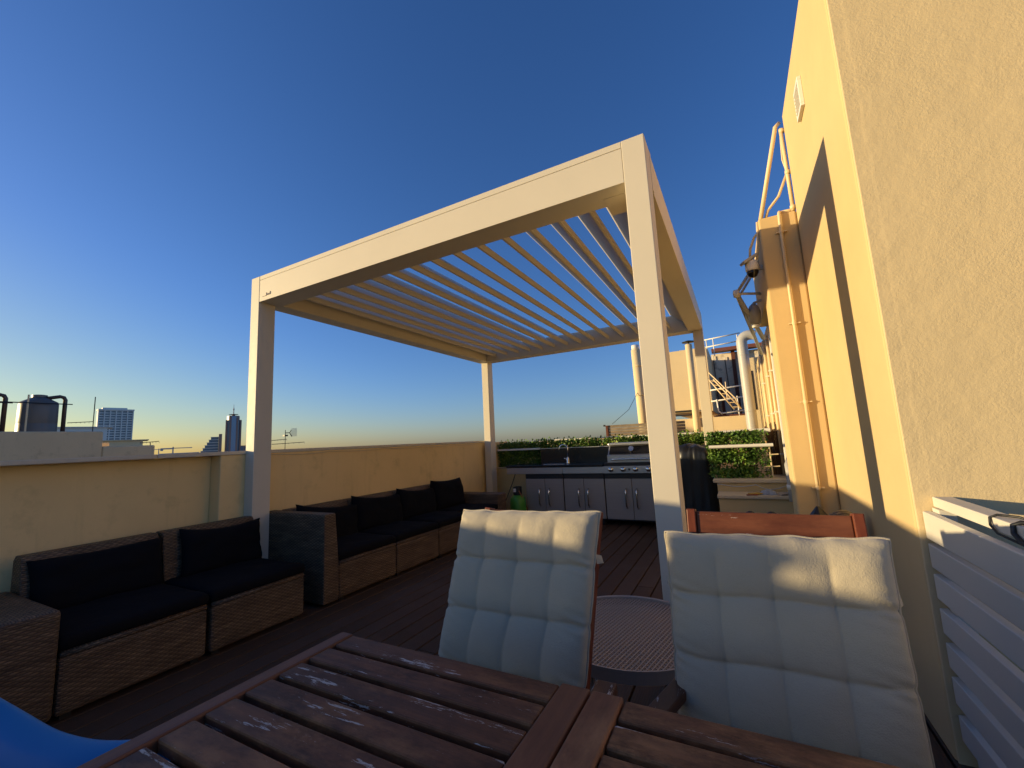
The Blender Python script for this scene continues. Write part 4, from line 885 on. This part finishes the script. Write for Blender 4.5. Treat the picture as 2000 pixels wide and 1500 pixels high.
MB().tube([near((-0.50 + 0.03, 11.0, 2.58)), near((0.02, 10.9, 1.92)), near((0.10, 10.9, 1.66))], 0.012, 8).build('handrail', M['pipe'], ld, smooth=True)
for k in range(7):
    f = (k + 0.5) / 7; MB().tube([near((-0.50 + 0.48 * f, 11.0 - 0.1 * f, 2.44 - 0.78 * f)), near((-0.39 + 0.51 * f, 11.0 - 0.1 * f, 2.41 - 0.75 * f))], 0.010, 6).build('tread', M['pipe'], ld)
MB().tube([near((-0.50, 11.0, 2.40)), near((-0.50, 11.0, 2.78))], 0.010, 6).tube([near((-0.14, 10.95, 1.95)), near((-0.14, 10.95, 2.32))], 0.010, 6).build('stanchion', M['pipe'], ld)
fb_ = thing('far_wall', (0.5, 11.5, 0), 'far cream wall with a dark window at the end of the side wall', 'wall')
MB().box(0.30, 0.75, 9.2, 9.4, -0.3, 2.55).build('wall', M['neigh2'], fb_)
MB().box(0.33, 0.36, 9.19, 9.199, 1.55, 2.30).build('window', M['blackgloss'], fb_)

# ------------------------------------------------------------------ roofscape and skyline (left)
def pol(az, D, z): a = math.radians(az); return (D * math.sin(a), D * math.cos(a), EYE + z * D)
ne = thing('neighbour_roof', (-9, 0, 0), 'grey-brown neighbouring roof parapet behind the left end of the wall', 'building')
MB().box(-9.1, -8.8, -8, 2.84, -8, 1.66).box(-9.1, -8.8, 2.842, 3.52, -8, 1.425).box(-20, -9.102, -8, 3.50, -8, 1.20).build('wall', M['neigh'], ne, bevel=0.02)
MB().box(-9.6, -9.35, 3.0, 3.10, 1.2, 1.50).box(-9.5, -9.15, 3.15, 3.45, 1.2, 1.42).build('roof_hatch', M['neigh2'], ne)
def tank(az, label):
    c = pol(az, 16, 0); b = (c[0], c[1], 1.20)
    t = thing('water_tank', b, label, 'water tank', 'grey water tanks on the neighbouring roof')
    MB().lathe([(0.36, 0.0), (0.366, 0.02), (0.362, 0.5), (0.359, 0.51), (0.362, 0.52), (0.356, 1.0), (0.353, 1.01), (0.356, 1.02), (0.350, 1.50), (0.335, 1.56), (0.14, 1.68)], b, 36).build('body', M['tank'], t, smooth=True)
    MB().lathe([(0.14, 1.681), (0.14, 1.74), (0.10, 1.75)], b, 24).build('hatch', M['tank'], t)
    for z in (0.72, 1.50): MB().tube([(b[0] + 0.40, b[1] - 0.9, b[2] + z), (b[0] + 0.40, b[1] + 0.5, b[2] + z)], 0.014, 6).build('stay_rail', M['blackmetal'], t)
    MB().tube([(b[0] + 0.39, b[1] - 0.28, b[2] + 0.0), (b[0] + 0.39, b[1] - 0.28, b[2] + 1.70)], 0.018, 6).build('stay_post', M['pipe'], t)
    return b
b1 = tank(-76.5, 'large grey plastic water tank with sunlit left edge on the neighbouring roof')
b2 = tank(-80.1, 'grey water tank cut by the left picture edge on the neighbouring roof')
for (b, lab) in ((b1, 'brown overflow pipe bending over the right side of the large water tank'), (b2, 'brown overflow pipe between the two water tanks')):
    o = thing('overflow_pipe', (b[0], b[1] + 0.47, 1.2), lab, 'pipe', 'brown overflow pipes beside the water tanks')
    MB().tube([(b[0] + 0.1, b[1] + 0.10, 2.86), (b[0] + 0.1, b[1] + 0.34, 2.92), (b[0] + 0.1, b[1] + 0.41, 2.90), (b[0] + 0.1, b[1] + 0.44, 2.84), (b[0] + 0.1, b[1] + 0.44, 1.20)], 0.045, 12).build('pipe', M['brownpipe'], o, smooth=True)
    MB().tube([(b[0] + 0.1, b[1] + 0.44, 1.9), (b[0] + 0.1, b[1] + 0.44, 1.94)], 0.055, 12).build('collar', M['brownpipe'], o)
def yagi(az, D, z0, z1, label, booms, name='aerial'):
    p = pol(az, D, 0); t = thing(name, (p[0], p[1], EYE + z0 * D), label, 'aerial')
    MB().tube([(p[0], p[1], EYE + z0 * D - 1.0), (p[0], p[1], EYE + z1 * D)], 0.0007 * D, 6).build('mast', M['blackmetal'], t)
    u = Vector((math.cos(math.radians(az)), -math.sin(math.radians(az)), 0))
    for (zz, a, b) in booms:
        c = Vector((p[0], p[1], EYE + zz * D)); bo = MB().tube([c + u * a * D, c + u * b * D + Vector((0, 0, 0.002 * D))], 0.0006 * D, 5).build('boom', M['blackmetal'], t)
        el = MB(); nE = 7
        for k in range(nE):
            q_ = c + u * (a + (b - a) * k / (nE - 1)) * D; f_ = Vector((u.y, -u.x, 0)) * (0.006 * D)
            el.tube([q_ - f_ + Vector((0, 0, 0.001 * D)), q_ + f_ + Vector((0, 0, -0.001 * D))], 0.0003 * D, 4)
        el.build('elements', M['blackmetal'], bo)
    return t, p, u
t_, p_, u_ = yagi(-56.3, 14, 0.012, 0.047, 'television aerial on a thin mast above the parapet right of the front left post', [(0.026, -0.030, 0.003), (0.0185, -0.024, 0.036)])
g_ = MB(); D = 14
for k in range(9): g_.tube([Vector((p_[0], p_[1], EYE + (0.034 + 0.002 * k) * D)) + u_ * (0.010 + 0.0003 * k) * D, Vector((p_[0], p_[1], EYE + (0.034 + 0.002 * k) * D)) + u_ * 0.021 * D], 0.004, 4)
for k in range(5): g_.tube([Vector((p_[0], p_[1], EYE + 0.034 * D)) + u_ * (0.011 + 0.0025 * k) * D, Vector((p_[0], p_[1], EYE + 0.050 * D)) + u_ * (0.011 + 0.0025 * k) * D], 0.004, 4)
g_.build('grid_reflector', M['pvc'], t_)
MB().tube([Vector((p_[0], p_[1], EYE + 0.041 * D)), Vector((p_[0], p_[1], EYE + 0.041 * D)) + u_ * 0.008 * D, Vector((p_[0], p_[1], EYE + 0.047 * D)) + u_ * 0.011 * D], 0.012, 5).tube([Vector((p_[0], p_[1], EYE + 0.041 * D)) + u_ * 0.008 * D, Vector((p_[0], p_[1], EYE + 0.033 * D)) + u_ * 0.012 * D], 0.012, 5).box(p_[0] - 0.05, p_[0] + 0.05, p_[1] - 0.05, p_[1] + 0.05, EYE + 0.034 * D, EYE + 0.037 * D).build('dipole', M['blackmetal'], t_)
yagi(-72.9, 20, 0.04, 0.110, 'tall thin radio mast with a side boom left of the white high-rise', [(0.066, -0.030, 0.0)], 'radio_mast')
yagi(-68.6, 11, 0.020, 0.030, 'low aerial on the end of the neighbouring parapet', [(0.030, -0.014, 0.012)])
def frame(az, D):
    a = math.radians(az); f = Vector((math.sin(a), math.cos(a), 0)); r = Vector((math.cos(a), -math.sin(a), 0)); return f * D, f, r
def obox(mb, o, f, r, x0, x1, y0, y1, z0, z1):
    vs = [o + r * x + f * y + Vector((0, 0, z)) for z in (z0, z1) for y in (y0, y1) for x in (x0, x1)]
    return mb.add(vs, [(0, 2, 3, 1), (4, 5, 7, 6), (0, 1, 5, 4), (2, 6, 7, 3), (0, 4, 6, 2), (1, 3, 7, 5)])
# white hotel slab
o_, f_, r_ = frame(-71.33, 600); f_ = (f_ - 0.16 * r_).normalized(); r_ = Vector((f_.y, -f_.x, 0))
ht = thing('high_rise', (o_.x, o_.y, -30), 'white gridded high-rise block on the left skyline', 'high-rise')
W2 = 13.3; HT = EYE + 0.0885 * 600
obox(MB(), o_, f_, r_, -W2, W2, 0, 9, -30, HT).build('body', M['towerwhite'], ht)
obox(MB(), o_, f_, r_, -W2 + 3, W2 - 4.5, 2, 8, HT + 0.01, HT + 2.2).build('roof_plant', M['towerwhite'], ht)
fr_ = MB()
for k in range(7): xx = -W2 + 2 * W2 * k / 6; obox(fr_, o_, f_, r_, xx - 0.45, xx + 0.45, -0.9, -0.01, -30, HT)
fr_.build('fins', M['towerwhite'], ht)
obox(MB(), o_, f_, r_, -W2 - 0.6, W2 + 0.8, -1.2, 9.4, HT - 0.9, HT + 0.5).build('cornice', M['towerwhite'], ht)
win = None
for bx_ in range(6):
    for fl_ in range(16):
        zc = HT - 2.2 - fl_ * 2.55; xx = -W2 + 2 * W2 * (bx_ + 0.5) / 6
        if win is None:
            win = obox(MB(), o_, f_, r_, -1.72, 1.72, -0.12, -0.02, -0.75, 0.75).build('window', M['towerglass'], ht); w_ = win
        else:
            w_ = win.copy(); COL.objects.link(w_); w_.parent = ht
        w_.location = r_ * xx + Vector((0, 0, zc))
        # mesh is stored relative to the tower base
for k, (az, D, zt, w_) in enumerate(((-72.2, 240, 0.0335, 0),)): pass
# brown and blue tower
o_, f_, r_ = frame(-61.54, 900)
tw = thing('office_tower', (o_.x, o_.y, -30), 'slim brown and blue glass tower with a spire on the skyline', 'high-rise')
HB = EYE + 0.0690 * 900; HC = EYE + 0.0775 * 900; HS = EYE + 0.1005 * 900
MB().lathe([(11.0, 0), (11.0, HB + 30)], (o_.x, o_.y, -30), 10).build('shaft', M['towerglass'], tw)
MB().lathe([(9.6, HB + 0.02), (9.6, HC - 0.5), (8.5, HC)], (o_.x, o_.y, 0), 10).build('crown', M['towerbrown'], tw)
pb = MB()
for xx in (-11.2, -5.2, 4.4, 10.0): obox(pb, o_, f_, r_, xx, xx + 2.6, -11.6 if abs(xx) < 8 else -6, -2, -30, HB + (3 if abs(xx) < 8 else 0))
pb.build('pillars', M['towerbrown'], tw)
obox(MB(), o_, f_, r_, -2.55, 4.35, -11.9, -3, -30, HC - 1).build('glass_bay', M['towerblue'], tw)
MB().lathe([(7.0, 0), (7.4, 0.6), (2.0, 0.8)], (o_.x, o_.y, HC + 2.2), 12).build('halo', M['blackmetal'], tw)
MB().lathe([(2.6, 0.02), (2.6, 2.1)], (o_.x, o_.y, HC), 8).build('neck', M['towerbrown'], tw)
MB().tube([(o_.x, o_.y, HC + 3.05), (o_.x, o_.y, HC + 9), (o_.x, o_.y, HC + 12), (o_.x, o_.y, HC + 14), (o_.x, o_.y, HS)], [1.0, 0.7, 1.3, 0.5, 0.2], 8).build('spire', M['pvc'], tw)
# terraced building
o_, f_, r_ = frame(-63.45, 700)
tr2 = thing('terraced_block', (o_.x, o_.y, -30), 'stepped glass building left of the slim tower on the skyline', 'building')
s2 = MB(); gl = MB()
for k in range(6):
    xl = -11.5 + k * 2.1; z0 = EYE + (0.006 + 0.0052 * k) * 700; z0 = -30 if k == 0 else z0
    z1 = EYE + (0.006 + 0.0052 * (k + 1)) * 700
    obox(s2, o_, f_, r_, xl - 0.5, 7.5, -1, 10, z1 - 0.5, z1); obox(gl, o_, f_, r_, xl, 7.3, 0, 9.5, z0, z1 - 0.51)
gl.build('storeys', M['towerglass'], tr2); s2.build('floor_slabs', M['towerwhite'], tr2)
obox(MB(), o_, f_, r_, 7.51, 11.2, -1.5, 9, -30, EYE + 0.0425 * 700).build('stair_core', M['towerbrown'], tr2)
o_, f_, r_ = frame(-60.2, 800)
lo = thing('office_block', (o_.x, o_.y, -30), 'small brown block between the slim tower and the front left post', 'building')
obox(MB(), o_, f_, r_, -9, 9, 0, 12, -30, EYE + 0.0185 * 800).build('body', M['towerbrown'], lo)
for k in range(3): obox(MB(), o_, f_, r_, -8 + k * 5.6, -4 + k * 5.6, -0.4, -0.02, -10, EYE + 0.016 * 800).build('window_strip', M['towerglass'], lo)
# low buildings just over the coping
for (az, D, w_, h_, lab, mt) in ((-71.0, 60, 1.9, 0.0345, 'low cream roof block under the white high-rise', 'neigh2'), (-66.2, 300, 7, 0.008, 'low grey roofs seen over the coping right of the cranes', 'pvc'), (-73.6, 200, 6, 0.058, 'pale rooftop behind the neighbouring parapet under the radio mast', 'towerwhite')):
    o_, f_, r_ = frame(az, D); t = thing('low_building', (o_.x, o_.y, -30), lab, 'building')
    obox(MB(), o_, f_, r_, -w_, w_, 0, D * 0.05, -30, EYE + h_ * D).build('body', M[mt], t)
    obox(MB(), o_, f_, r_, -w_ * 1.25, w_ * 1.25, -D * 0.004, D * 0.055, EYE + h_ * D + 0.01, EYE + h_ * D + D * 0.0015).build('roof', M[mt], t)
for (az, D, h_, lab) in ((-66.75, 500, 0.021, 'thin tower crane just over the coping left of the terraced building'), (-67.9, 700, 0.019, 'farther thin tower crane beside the end of the neighbouring parapet')):
    o_, f_, r_ = frame(az, D); t = thing('tower_crane', (o_.x, o_.y, -30), lab, 'crane')
    obox(MB(), o_, f_, r_, -0.5, 0.5, 0, 1, -30, EYE + h_ * D).build('mast', M['pvc'], t)
    obox(MB(), o_, f_, r_, -9, 14, 0, 0.8, EYE + h_ * D - 1.6, EYE + h_ * D - 0.9).build('jib', M['pvc'], t)
    obox(MB(), o_, f_, r_, -9, -7, 0, 0.8, EYE + h_ * D - 3.4, EYE + h_ * D - 1.61).build('counterweight', M['pvc'], t)
